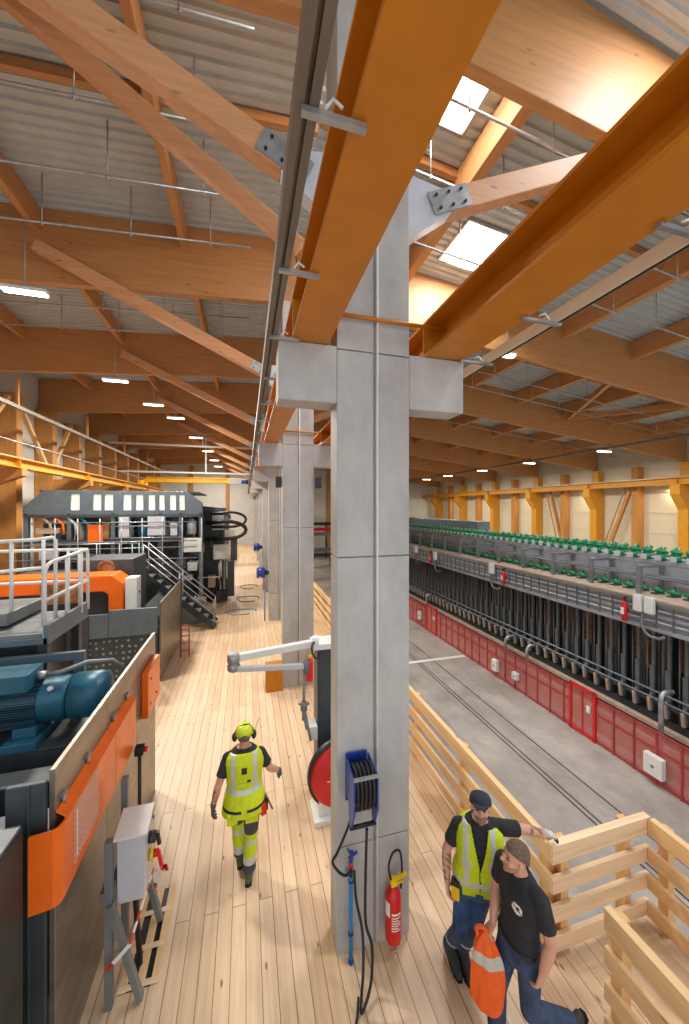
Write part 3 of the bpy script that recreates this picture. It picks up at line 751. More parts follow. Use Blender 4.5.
for i in range(26):
    a = -0.9 + 2.3*i/25
    c, s = math.cos(a+PI), math.sin(a+PI)
    b.cbox((-3.45, MY+(MR+0.018)*math.cos(a+PI), MZ-(MR+0.018)*math.sin(a+PI)), (1.9, 0.05, 0.010), Matrix.Rotation(-(a+PI), 3, 'X'))
b.build('cooling_fins', M['fins'], t)
b = MB(); b.lathe((-2.18, MY, MZ), [(MR*1.04, 0), (MR*1.05, 0.28), (MR*0.95, 0.37), (MR*0.6, 0.41), (0.02, 0.42)], 32, (1, 0, 0)); b.build('fan_cowl', M['blue'], t)
b = MB(); b.box(-4.3, MY-0.34, MZ+0.24, -2.55, MY+0.05, MZ+0.46); tb = b.build('terminal_box', M['blue'], t, bevel=0.02)
b = MB(); b.cyl((-2.55, MY-0.12, MZ+0.36), (-2.44, MY-0.12, MZ+0.36), 0.05, 12); b.build('cable_gland', M['zinc'], tb)
b = MB(); b.tube([(-2.46, MY-0.12, MZ+0.36), (-2.3, MY-0.12, MZ+0.37), (-2.0, MY-0.1, MZ+0.46), (-1.75, MY, MZ+0.42), (-1.65, MY+0.1, MZ+0.26), (-1.66, MY+0.25, MZ)], 0.028, 8); b.build('cable', M['grey'], t)
for x in (-4.1, -2.6):
    b = MB(); b.box(x-0.18, MY-0.42, 1.602, x+0.18, MY+0.27, 1.70); b.box(x-0.12, MY-0.3, 1.70, x+0.12, MY+0.25, 1.82); b.build('foot', M['blue'], t, bevel=0.008)
for x in (-3.0, -2.35):
    b = MB(); b.cyl((x, MY-0.22, MZ+0.2), (x, MY-0.26, MZ+0.24), 0.03, 8); b.build('lifting_lug', M['lightgrey'], t)

b = MB(); b.box(-6.5, 5.82, 2.36, -2.2, 5.89, 2.48); b.box(-2.34, 5.82, 1.002, -2.2, 5.89, 2.36); b.box(-6.4, 5.82, 1.002, -6.2, 5.89, 2.36)
tag(b.build('support_beam', M['bluegrey'], bevel=0.01), 'grey box beam running above and behind the blue motor', 'beam', kind='thing')
# ------------------------------------------------------------------ maintenance platform with white handrails over the motor
t = thing('maintenance_platform', (-3.4, 6.6, 0), 'grey stepped maintenance platform with white tubular handrails at left', 'platform')
for (x0, y0, z0, x1, y1, z1) in ((-5.2, 5.95, 2.62, -2.72, 7.2, 2.74), (-5.4, 6.3, 2.78, -3.35, 7.3, 2.96), (-5.6, 6.7, 3.0, -4.2, 7.35, 3.14)):
    b = MB(); b.box(x0, y0, z0, x1, y1, z1); b.build('tread', M['grey'], t, bevel=0.01)
b = MB(); b.box(-5.2, 5.9, 2.60, -2.68, 5.96, 2.68); b.box(-2.72, 5.9, 2.60, -2.66, 7.2, 2.86); b.build('edge_beam', M['bluegrey'], t)
for x, y in ((-5.0, 6.1), (-2.8, 6.1), (-5.0, 7.1), (-2.8, 7.1)):
    b = MB(); b.box(x-0.06, y-0.06, 0, x+0.06, y+0.06, 2.62); b.build('leg', M['dark2'], t)
b = MB(); b.box(-3.9, 6.2, 0.0, -2.9, 7.0, 2.5); b.build('housing', M['dark'], t, bevel=0.02)
def hr(pts, r=0.026): return MB().tube(pts, r, 8)
hr([(-5.3, 6.42, 3.93), (-3.05, 6.42, 4.02), (-2.86, 6.46, 4.05), (-2.84, 6.5, 4.0), (-2.84, 6.5, 2.74)]).build('handrail', M['white_metal'], t)
hr([(-5.3, 6.42, 3.42), (-2.9, 6.42, 3.60)]).build('handrail', M['white_metal'], t)
hr([(-2.72, 5.93, 2.66), (-2.72, 5.93, 3.58), (-2.715, 5.97, 3.68), (-2.70, 6.05, 3.72), (-2.66, 7.0, 3.78), (-2.66, 7.15, 3.76), (-2.66, 7.18, 3.68), (-2.66, 7.18, 2.74)]).build('handrail', M['white_metal'], t)
hr([(-2.72, 5.93, 3.2), (-2.66, 7.18, 3.24)]).build('handrail', M['white_metal'], t)
for x, y, z0, z1 in ((-3.36, 6.42, 2.96, 4.0), (-4.3, 6.42, 2.96, 3.96), (-2.96, 6.42, 2.74, 4.02), (-2.69, 6.5, 2.74, 3.74), (-2.67, 6.95, 2.74, 3.77), (-2.95, 7.18, 2.74, 3.78), (-2.78, 7.18, 2.74, 3.78)):
    hr([(x, y, z0), (x, y, z1)], 0.026).build('rail_post', M['white_metal'], t)
hr([(-5.0, 7.18, 3.78), (-2.66, 7.18, 3.78)]).build('handrail', M['white_metal'], t)
hr([(-5.0, 7.18, 3.24), (-2.66, 7.18, 3.24)]).build('handrail', M['white_metal'], t)
hr([(-4.6, 7.3, 3.14), (-4.6, 7.3, 3.95), (-4.55, 7.3, 4.02), (-4.3, 7.3, 4.05), (-4.1, 7.3, 4.0), (-4.05, 7.3, 3.9), (-4.05, 7.3, 3.45), (-4.15, 7.3, 3.38), (-4.6, 7.3, 3.36)]).build('handrail', M['white_metal'], t)

# orange press hood behind the platform
t = thing('orange_hood', (-4.7, 10.9, 0), 'bright orange machine hood with a dark opening behind the white handrails', 'machine hood')
b = MB()
HY0, HY1 = 10.7, 11.5
b.prism([(-6.8, HY0, 2.72), (-3.42, HY0, 2.72), (-3.16, HY0, 2.5), (-3.16, HY0, 1.70), (-3.5, HY0, 1.70), (-3.5, HY0, 2.2), (-3.62, HY0, 2.3), (-6.8, HY0, 2.3)], (0, HY1-HY0, 0))
b.build('shell', M['orange'], t, bevel=0.03)
b = MB(); b.box(-6.8, HY0+0.1, 0.2, -3.52, HY1-0.05, 2.29); b.build('opening_panel', M['dark'], t)
b = MB(); b.box(-5.0, HY0-0.03, 2.05, -4.1, HY0-0.002, 2.55); b.build('grille', M['rust'], t)
b = MB(); b.box(-6.8, HY0+0.05, 0, -3.2, HY1, 0.22); b.build('base', M['dark2'], t)
t = thing('switch_cabinet', (-2.98, 10.9, 0), 'narrow white switch cabinet at the right end of the orange hood', 'cabinet')
b = MB(); b.box(-3.12, 10.75, 0, -2.84, 11.15, 2.62); b.build('body', M['white_metal'], t, bevel=0.01)
b = MB(); b.cyl((-2.835, 10.95, 2.2), (-2.815, 10.95, 2.2), 0.03, 10); b.build('lock', M['bolt'], t)
for i, (x0, x1, y0, y1, z) in enumerate(((-2.8, -2.25, 11.3, 13.0, 1.7), (-4.6, -3.2, 11.8, 13.2, 2.2))):
    t = thing('machine_block', ((x0+x1)/2, (y0+y1)/2, 0), ('low dark machine block with sloped lid behind the white switch cabinet', 'dark grey machine block with a round port behind the orange hood')[i], 'machine')
    b = MB(); b.prism([(x0, y0, 0), (x1, y0, 0), (x1, y0, z-0.45), (x0, y0, z)], (0, y1-y0, 0)) if i == 0 else b.box(x0, y0, 0, x1, y1, 3.0)
    b.build('body', M['dark2'], t, bevel=0.02)
    if i == 0:
        b = MB(); b.prism([(x0+0.1, y0-0.02, 1.3), (x1, y0-0.02, 0.95), (x1, y0-0.02, 1.0), (x0+0.1, y0-0.02, 1.36)], (0, 1.0, 0)); b.build('lid', M['grey'], t)
    else:
        b = MB(); b.lathe((-3.9, y0, 2.75), [(0.24, 0), (0.24, 0.04), (0.18, 0.05), (0.16, 0.02)], 20, (0, -1, 0)); b.build('port', M['rust'], t)

# ------------------------------------------------------------------ the tall dark press line at far left
t = thing('press_line', (-5, 16.5, 0), 'tall dark machine frame with pale windows, ducts and stairs at far left', 'machine')
BY = 15.6
b = MB()
# gantry plate with bevelled ends and window openings left free
zt, zb = 5.16, 4.35
wins = [(-7.0, -6.72), (-6.35, -6.05), (-5.62, -5.34), (-5.24, -4.94), (-4.6, -4.32), (-4.16, -3.9), (-3.72, -3.48), (-3.34, -3.14), (-2.95, -2.72), (-2.6, -2.40)]
xs = [-7.55]
b.prism([(-7.8, BY, 4.2), (-7.8, BY, 4.55), (-7.2, BY, zt), (-7.0, BY, zt), (-7.0, BY, 4.2)], (0, 0.14, 0))
prev = -7.0
for x0, x1 in wins[1:]:
    b.box(prev, BY, 4.2, x0, BY+0.14, zt); b.box(x0, BY, 4.2, x1, BY+0.14, 4.42); b.box(x0, BY, 5.02, x1, BY+0.14, zt); prev = x1
b.prism([(prev, BY, 4.2), (prev, BY, zt), (-2.3, BY, zt), (-1.72, BY, 4.72), (-1.72, BY, 4.2)], (0, 0.14, 0))
b.build('gantry_plate', M['bluegrey'], t, bevel=0.01)
for i, (x0, x1) in enumerate(wins[1:]):
    w = MB(); w.box(x0, BY+0.1, 4.42, x1, BY+0.12, 5.02); w.build('window', M['window'], t)
b = MB(); b.box(-7.4, BY+0.16, 5.1, -1.9, BY+3.4, 5.17); b.build('roof_plate', M['dark2'], t)
b = MB(); b.box(-7.75, BY+1.2, 0.2, -2.4, BY+3.4, 4.1); b.build('core', M['dark2'], t)
for x in (-7.75, -6.4, -4.95, -3.3, -2.55, -1.78):
    b = MB(); b.box(x-0.07, BY, 0, x+0.07, BY+0.18, 4.3); b.build('upright', M['bluegrey'], t, bevel=0.01)
for z, x0, x1 in ((4.2, -7.8, -1.72), (3.25, -7.8, -1.72), (2.15, -7.8, -2.4)):
    b = MB(); b.box(x0, BY-0.04, z-0.05, x1, BY+0.2, z+0.05); b.build('cross_beam', M['dark2'], t)
# ducts, pipes and cylinders inside the frame
rnd = random.Random(3)
for (x, z, r, m, L) in ((-5.9, 3.5, 0.28, 'blue', 0.9), (-4.75, 3.5, 0.24, 'blue', 0.8), (-4.35, 3.05, 0.2, 'blue', 0.5), (-3.95, 3.55, 0.26, 'blue', 0.7), (-3.0, 3.6, 0.22, 'bluegrey', 0.8), (-6.9, 3.4, 0.2, 'grey', 0.6), (-2.2, 3.7, 0.18, 'lightgrey', 0.6)):
    b = MB(); b.lathe((x, BY+0.5, z-L/2), [(r*0.7, 0), (r, 0.06), (r, L-0.06), (r*0.6, L), (r*0.25, L+0.05)], 16); b.build('cylinder', M[m], t)
for (p0, m, r) in (((-4.9, 4.1), 'grey', 0.11), ((-6.6, 4.0), 'beige', 0.10), ((-3.6, 4.0), 'bluegrey', 0.09)):
    b = MB(); b.tube([(p0[0]-0.5, BY+0.25, p0[1]), (p0[0]+0.1, BY+0.25, p0[1]), (p0[0]+0.4, BY+0.25, p0[1]-0.12), (p0[0]+0.52, BY+0.25, p0[1]-0.42), (p0[0]+0.52, BY+0.25, p0[1]-0.8)], r, 12); b.build('duct', M[m], t)
for (x0, x1, z0, z1, m) in ((-4.72, -4.36, 3.35, 4.15, 'lightgrey'), (-3.72, -3.1, 3.42, 4.16, 'lightgrey'), (-2.42, -1.74, 2.72, 3.28, 'white_metal'), (-5.75, -5.25, 3.2, 3.85, 'orange'), (-5.25, -5.05, 3.3, 3.9, 'rust'), (-7.4, -6.7, 3.55, 3.75, 'beige'), (-7.3, -6.75, 2.6, 2.9, 'lightgrey'), (-6.3, -5.4, 2.55, 2.75, 'bluegrey'), (-2.9, -2.65, 3.4, 3.9, 'lightgrey')):
    b = MB(); b.box(x0, BY-0.1, z0, x1, BY+0.15, z1); b.build('box', M[m], t, bevel=0.01)
for i in range(26):
    x = rnd.uniform(-7.6, -1.9); z = rnd.uniform(1.3, 4.0); L = rnd.uniform(0.3, 1.0)
    b = MB(); y = BY+rnd.uniform(0.25, 1.1)
    if i % 2: b.cyl((x, y, z), (x, y, z-L), rnd.uniform(0.02, 0.06), 8)
    else: b.cyl((x, y, z), (x+L, y, z), rnd.uniform(0.02, 0.06), 8)
    b.build('pipe', M[rnd.choice(['grey', 'blue', 'lightgrey', 'rust', 'black', 'zinc'])], t)

for i in range(9):
    x = -7.5 + 0.72*i
    b = MB(); b.cyl((x, BY-0.12, 2.2), (x, BY-0.12, 4.1), 0.02, 6); b.build('pipe', M['lightgrey'], t)
for z in (2.5, 2.95, 3.2, 3.95):
    b = MB(); b.cyl((-7.5, BY-0.14, z), (-1.9, BY-0.14, z), 0.018, 6); b.build('pipe', M['zinc'], t)
for i in range(64):
    x = rnd.uniform(-7.5, -2.0); z = rnd.uniform(0.6, 4.05); w = rnd.uniform(0.12, 0.4); h = rnd.uniform(0.1, 0.4); y = BY + rnd.uniform(0.2, 0.9)
    b = MB(); b.box(x, y, z, x+w, y+0.2, z+h); b.build('box', M[rnd.choice(['grey', 'lightgrey', 'bluegrey', 'grey', 'blue', 'dark2', 'beige', 'white_metal', 'dark'])], t, bevel=0.01)
for i, x in enumerate((-7.3, -6.9, -6.5, -6.1)):
    b = MB(); b.tube([(x, BY+0.05, 4.2), (x+0.3, BY+0.02, 3.9), (x+0.35, BY+0.02, 3.5)], 0.05, 8); b.build('duct', M[('beige', 'orange', 'lightgrey', 'blue')[i]], t)
# catwalk, rails and access stairs
b = MB(); b.box(-7.6, 14.2, 2.12, -3.66, 15.5, 2.2); b.build('catwalk', M['grey'], t)
for x in (-7.4, -5.5, -3.75):
    b = MB(); b.box(x-0.05, 14.25, 0, x+0.05, 14.35, 2.12); b.build('leg', M['dark2'], t)
for z in (2.75, 3.25):
    b = MB(); b.tube([(-7.6, 14.22, z), (-3.68, 14.22, z)], 0.022, 6); b.build('handrail', M['zinc'], t)
for x in (-7.4, -6.2, -5.0, -4.3, -3.9, -3.68):
    b = MB(); b.cyl((x, 14.22, 2.2), (x, 14.22, 3.25), 0.022, 6); b.build('rail_post', M['zinc'], t)
for z in (3.35, 3.8):
    b = MB(); b.tube([(-5.0, BY-0.2, z), (-2.5, BY-0.2, z)], 0.02, 6); b.build('handrail', M['zinc'], t)
st = thing('access_stairs', (-2.3, 14.4, 0), 'dark steel access stairs with double handrails coming down to the walkway', 'stairs')
for yy in (14.05, 14.75):
    b = MB(); b.bar((-1.12, yy, 0.08), (-3.5, yy, 2.12), 0.04, 0.22); b.build('stringer', M['dark'], st)
    for dz in (0.55, 1.05):
        b = MB(); b.tube([(-1.15, yy, dz), (-3.5, yy, 2.15+dz)], 0.022, 8); b.build('handrail', M['zinc'], st)
    for f in (0.0, 0.5, 1.0):
        x = -1.15-2.35*f; z = 2.15*f
        b = MB(); b.cyl((x, yy, z), (x, yy, z+1.07), 0.022, 6); b.build('rail_post', M['zinc'], st)
for i in range(9):
    f = (i+0.5)/9.0
    b = MB(); b.box(-1.12-2.38*f-0.13, 14.08, 0.02+2.1*f, -1.12-2.38*f+0.13, 14.72, 0.06+2.1*f); b.build('step', M['grey'], st)
b = MB(); b.box(-2.6, 14.9, 0, -1.55, 15.5, 0.9); tag(b.build('base_cabinet', M['grey'], bevel=0.01), 'grey low cabinet under the access stairs', 'cabinet')

# second machine behind it, with the hose loops and dark boxes beside the walkway
t = thing('hydraulic_unit', (-1.4, 18.5, 0), 'tall dark machine with black hose loops and white control boxes by the walkway', 'machine')
b = MB(); b.box(-2.3, 18.2, 0, -1.05, 20.5, 4.5); b.build('core', M['dark'], t, bevel=0.02)
b = MB(); b.prism([(-2.2, 18.0, 3.6), (-2.2, 18.0, 4.62), (-1.1, 18.0, 4.5), (-0.72, 18.0, 4.15), (-0.72, 18.0, 3.95), (-1.2, 18.0, 4.3), (-2.0, 18.0, 4.35), (-2.0, 18.0, 3.6)], (0, 0.3, 0)); b.build('arch_plate', M['dark2'], t)
for (x0, x1, z0, z1, m, y) in ((-1.55, -1.02, 3.45, 4.15, 'lightgrey', 17.95), (-0.98, -0.55, 3.05, 3.45, 'white_metal', 17.95), (-1.5, -0.75, 2.05, 2.75, 'white_metal', 17.9), (-0.72, -0.42, 1.95, 3.0, 'dark2', 18.1), (-0.98, -0.55, 0.25, 1.9, 'dark2', 18.0), (-1.35, -0.85, 0.12, 0.6, 'dark', 17.7), (-1.7, -1.4, 0.8, 1.35, 'beige', 17.6)):
    b = MB(); b.box(x0, y, z0, x1, y+0.35, z1); b.build('box', M[m], t, bevel=0.01)
for (cx, cz, rx, rz, r) in ((-1.0, 3.45, 1.0, 0.42, 0.05), (-0.75, 3.95, 0.75, 0.35, 0.035)):
    pts = [(cx+rx*math.sin(a)*(1.0), 17.8, cz+rz*math.cos(a)) for a in [PI*i/10 for i in range(11)]]
    pts = [(cx-0.8, 17.8, cz+rz*0.8)] + pts + [(cx-0.8, 17.8, cz-rz)]
    b = MB(); b.tube(pts, r*1.8, 10); b.build('hose', M['black'], t)
for i in range(10):
    x = rnd.uniform(-2.2, -0.8); z = rnd.uniform(1.0, 3.9); L = rnd.uniform(0.3, 0.9)
    b = MB(); b.cyl((x, 18.0, z), (x, 18.0, z-L), rnd.uniform(0.02, 0.06), 8); b.build('pipe', M[rnd.choice(['grey', 'lightgrey', 'rust', 'zinc'])], t)
for (x0, x1, y0, y1, z) in ((-7.0, -2.6, 20.8, 27.5, 4.1), (-7.0, -1.6, 28.5, 36.0, 3.6)):
    t2 = thing('machine_block', ((x0+x1)/2, y0, 0), ('large dark machine block behind the tall press line', 'dark machine block farthest down the left aisle')[y0 > 25], 'machine')
    b = MB(); b.box(x0, y0, 0, x1, y1, z); b.build('body', M['dark'], t2, bevel=0.03)
    b = MB(); b.tube([(x0, y0-0.02, z+0.9), (x1, y0-0.02, z+0.9)], 0.025, 6); b.tube([(x0, y0-0.02, z+0.45), (x1, y0-0.02, z+0.45)], 0.02, 6)
    for i in range(6): b.cyl((x0+(x1-x0)*i/5, y0-0.02, z), (x0+(x1-x0)*i/5, y0-0.02, z+0.9), 0.02, 6)
    b.build('handrail', M['zinc'], t2)

# ------------------------------------------------------------------ red ladder frame
t = thing('ladder_frame', (-1.78, 11.65, 0), 'small red steel ladder frame standing by the far sheet guard', 'ladder frame')
b = MB()
for x in (-1.9, -1.66): b.tube([(x, 11.65, 0), (x, 11.65, 0.92)], 0.022, 8)
b.tube([(-1.9, 11.65, 0.92), (-1.86, 11.65, 0.96), (-1.70, 11.65, 0.96), (-1.66, 11.65, 0.92)], 0.022, 8); b.build('frame', M['darkred'], t)
for z in (0.2, 0.42, 0.64, 0.82):
    b = MB(); b.cyl((-1.9, 11.65, z), (-1.66, 11.65, z), 0.012, 6); b.build('rung', M['darkred'], t)

# ------------------------------------------------------------------ control box on its stand
t = thing('control_box_stand', (-1.03, 3.95, 0), 'grey electrical control box on a steel stand beside the orange covers', 'control box')
b = MB(); b.box(-1.14, 3.70, 0.86, -0.91, 3.98, 1.46); bx = b.build('housing', M['lightgrey'], t, bevel=0.006)
b = MB(); b.prism([(-1.16, 3.67, 1.465), (-0.885, 3.67, 1.465), (-0.885, 3.95, 1.53), (-1.16, 3.95, 1.53)], (0, 0, 0.02)); b.build('rain_hood', M['white_metal'], t)
b = MB(); b.box(-1.13, 3.85, 1.46, -0.92, 3.94, 1.49); b.build('hood_frame', M['lightgrey'], t)
for x, y in ((-1.19, 3.66), (-1.19, 4.10)):
    b = MB(); b.box(x-0.03, y-0.03, 0, x+0.03, y+0.03, 1.50 if y < 4 else 1.75); b.build('stand_post', M['grey'], t)
b = MB(); b.bar((-1.17, 3.63, 0.95), (-0.93, 3.63, 0.02), 0.05, 0.06, up=(0, 1, 0)); b.build('brace', M['grey'], t)
b = MB(); b.bar((-1.13, 4.27, 0.95), (-0.90, 4.27, 0.03), 0.05, 0.06, up=(0, 1, 0)); b.build('brace', M['grey'], t)
b = MB(); b.box(-1.26, 3.64, 0.98, -1.21, 3.74, 1.05); b.box(-1.19, 3.7, 1.03, -1.15, 4.12, 1.09); b.build('cross_rail', M['grey'], t)
b = MB(); b.cyl((-0.905, 3.84, 1.30), (-0.85, 3.84, 1.30), 0.05, 14); b.bar((-0.84, 3.86, 1.32), (-0.82, 3.86, 1.2), 0.03, 0.03); b.build('main_switch', M['ear'], bx)
b = MB(); b.cyl((-0.905, 3.86, 1.12), (-0.87, 3.86, 1.12), 0.05, 14); b.build('switch_plate', M['yellow'], bx)
b = MB(); b.cyl((-0.869, 3.86, 1.12), (-0.83, 3.86, 1.12), 0.033, 14); b.bar((-0.83, 3.86, 1.13), (-0.80, 3.86, 0.98), 0.03, 0.03); b.build('red_switch', M['red'], bx)
for z in (0.98, 1.38):
    b = MB(); b.cyl((-0.906, 3.98, z), (-0.895, 3.98, z), 0.015, 8); b.build('lock', M['bolt'], bx)
def tape(pts, label):
    t = MB(); pts = [V(p) for p in pts]
    for i in range(len(pts)-1):
        n = max(1, int((pts[i+1]-pts[i]).length/0.06))
        for k in range(n):
            a = pts[i].lerp(pts[i+1], k/n); c = pts[i].lerp(pts[i+1], (k+1)/n); t.bar(a, c, 0.006, 0.035, mi=(i*3+k) % 2)
    return tag(t.build('barrier_tape', [M['tape_r'], M['label']]), label, 'tape')
tape([(-1.19, 3.585, 0.42), (-1.08, 3.58, 0.52), (-1.0, 3.58, 0.60), (-0.93, 3.75, 0.80), (-0.90, 4.0, 0.84)], 'red and white tape wound round the front legs of the control box stand')
tape([(-0.985, 4.33, 0.30), (-0.93, 4.33, 0.45), (-0.86, 4.33, 0.55), (-0.845, 4.33, 0.48)], 'red and white tape hanging at the rear leg of the control box stand')
b = MB(); b.tube([(-1.05, 3.9, 0.856), (-1.04, 3.93, 0.5), (-1.0, 3.9, 0.03)], 0.025, 8)
tag(b.build('cable', M['black']), 'black cable dropping from the control box into the floor slots', 'cable')
t = thing('floor_grating', (-1.0, 4.1, 0), 'pine board grating with dark slots in the floor under the control box', 'floor grating')
b = MB(); b.box(-1.15, 3.72, 0.0, -0.82, 4.62, 0.004); b.build('slot_shade_sheet', M['black'], t)  # flat black sheet painted in for the shade inside the slots
for x in (-1.15, -1.0, -0.87):
    b = MB(); b.box(x, 3.72, 0.004, x+0.075, 4.62, 0.012); b.build('board', M['pine_y'], t)
for y in (3.72, 4.02, 4.35):
    b = MB(); b.box(-1.15, y, 0.0125, -0.82, y+0.05, 0.018); b.build('cross_board', M['pine_x'], t)
t = thing('push_button_post', (-1.25, 4.85, 0), 'slim dark post with a red push button beside the orange covers', 'push button post')
b = MB(); b.cyl((-1.25, 4.85, 0), (-1.25, 4.85, 1.5), 0.02, 10); b.build('post', M['ear'], t)
b = MB(); b.box(-1.30, 4.80, 1.5, -1.20, 4.90, 1.6); h = b.build('housing', M['ear'], t, bevel=0.01)
b = MB(); b.cyl((-1.20, 4.85, 1.55), (-1.16, 4.85, 1.55), 0.03, 12); b.build('red_button', M['red'], h)
b = MB(); b.box(-1.33, 4.77, 0, -1.17, 4.93, 0.02); b.build('foot', M['ear'], t)

# ------------------------------------------------------------------ things on and beside the first column
def reel_unit(x, yf, z, label, hose=True):
    """blue wall hose reel with side plates; yf is the wall face it hangs on."""
    t = thing('hose_reel', (x, yf, z-0.3), label, 'hose reel', 'blue hose reels on the columns')
    b = MB(); b.box(x-0.12, yf-0.02, z-0.2, x+0.1, yf-0.001, z+0.26); b.build('back_plate', M['bluep'], t)
    for s in (-0.115, 0.115):
        b = MB(); b.prism([(x+s-0.008, yf-0.02, z+0.24), (x+s-0.008, yf-0.30, z+0.2), (x+s-0.008, yf-0.30, z-0.12), (x+s-0.008, yf-0.2, z-0.34), (x+s-0.008, yf-0.16, z-0.34), (x+s-0.008, yf-0.12, z-0.1), (x+s-0.008, yf-0.02, z-0.16)], (0.016, 0, 0)); b.build('side_plate', M['bluep'], t)
    for i in range(5):
        b = MB(); cx = x-0.08+0.04*i
        b.tube([(cx, yf-0.17+0.13*math.cos(a), z+0.04+0.2*math.sin(a)) for a in [2*PI*k/20 for k in range(20)]], 0.018, 8, closed=True); b.build('hose_coil', M['black'], t)
    b = MB(); b.cyl((x-0.13, yf-0.2, z-0.32), (x+0.13, yf-0.2, z-0.32), 0.02, 8); b.build('guide_roller', M['black'], t)
    b = MB(); b.box(x-0.12, yf-0.31, z+0.19, x+0.12, yf-0.28, z+0.21); b.build('front_bar', M['zinc'], t)
    return t
YC = CY0
reel_unit(1.08, YC-0.02, 1.78, 'blue hose reel mounted on the front of the nearest column')
def tubething(name, pts, r, mat, label, cat, group=None):
    return tag(MB().tube(pts, r, 8).build(name, M[mat]), label, cat, group)
def smooth(pts, n=4):
    pts = [V(p) for p in pts]; out = []
    for i in range(len(pts)-1):
        p0 = pts[max(i-1, 0)]; p1 = pts[i]; p2 = pts[i+1]; p3 = pts[min(i+2, len(pts)-1)]
        for k in range(n):
            t = k/n
            out.append(0.5*((2*p1)+(p2-p0)*t+(2*p0-5*p1+4*p2-p3)*t*t+(3*p1-p0-3*p2+p3)*t**3))
    return out+[pts[-1]]
tubething('air_hose', smooth([(1.10, 3.185, 1.47), (1.10, 3.22, 1.0), (1.10, 3.22, 0.55), (1.15, 3.18, 0.35), (1.12, 3.12, 0.1), (1.02, 3.02, 0.03), (0.98, 3.0, 0.06), (1.03, 3.08, 0.3), (1.06, 3.2, 0.5), (1.03, 3.30, 0.7), (1.02, 3.33, 0.95)]), 0.014, 'black', 'black air hose hanging in a loop from the blue reel to the floor', 'hose')
tubething('air_hose', smooth([(0.99, 3.1, 0.03), (0.92, 2.95, 0.013), (0.78, 2.8, 0.013), (0.66, 2.75, 0.013)]), 0.011, 'black', 'thin dark hose end trailing on the floor planks below the nearest column', 'hose')
tubething('air_hose', smooth([(1.0, 3.36, 1.46), (0.93, 3.3, 1.38), (0.84, 3.30, 1.2), (0.80, 3.32, 1.1), (0.87, 3.3, 1.0), (0.94, 3.33, 0.93), (0.985, 3.35, 0.95)]), 0.013, 'black', 'black hose bulging out past the left edge of the nearest column', 'hose')
t = thing('blow_lance', (1.0, 3.4, 0.02), 'long bright blue blow lance hanging on the nearest column', 'air lance')
b = MB(); b.cyl((1.0, 3.38, 0.03), (1.0, 3.38, 0.86), 0.02, 10); b.build('tube', M['lance'], t)
b = MB(); b.cyl((1.0, 3.38, 0.86), (1.0, 3.38, 0.95), 0.017, 10); b.cyl((1.0, 3.38, 0.8), (1.0, 3.38, 0.82), 0.026, 10); b.cyl((1.0, 3.38, 0.28), (1.0, 3.38, 0.3), 0.026, 10); b.build('collar', M['ear'], t)
b = MB(); b.cyl((1.0, 3.38, 0.95), (1.0, 3.38, 1.0), 0.022, 10); b.build('red_nipple', M['red'], t)
b = MB(); b.bar((1.0, 3.38, 0.99), (1.01, 3.38, 1.10), 0.035, 0.03, up=(0, 1, 0)); b.bar((0.98, 3.38, 1.04), (1.06, 3.36, 1.1), 0.02, 0.02); b.bar((1.0, 3.38, 1.08), (0.96, 3.36, 1.15), 0.02, 0.02); b.build('trigger_valve', M['bluep'], t)
b = MB(); b.cyl((1.0, 3.38, 0.0), (1.0, 3.38, 0.03), 0.026, 10); b.build('tip', M['bluep'], t)
b = MB(); b.box(0.96, 3.40, 0.84, 1.04, 3.458, 0.87); b.build('wall_clip', M['zinc'], t)

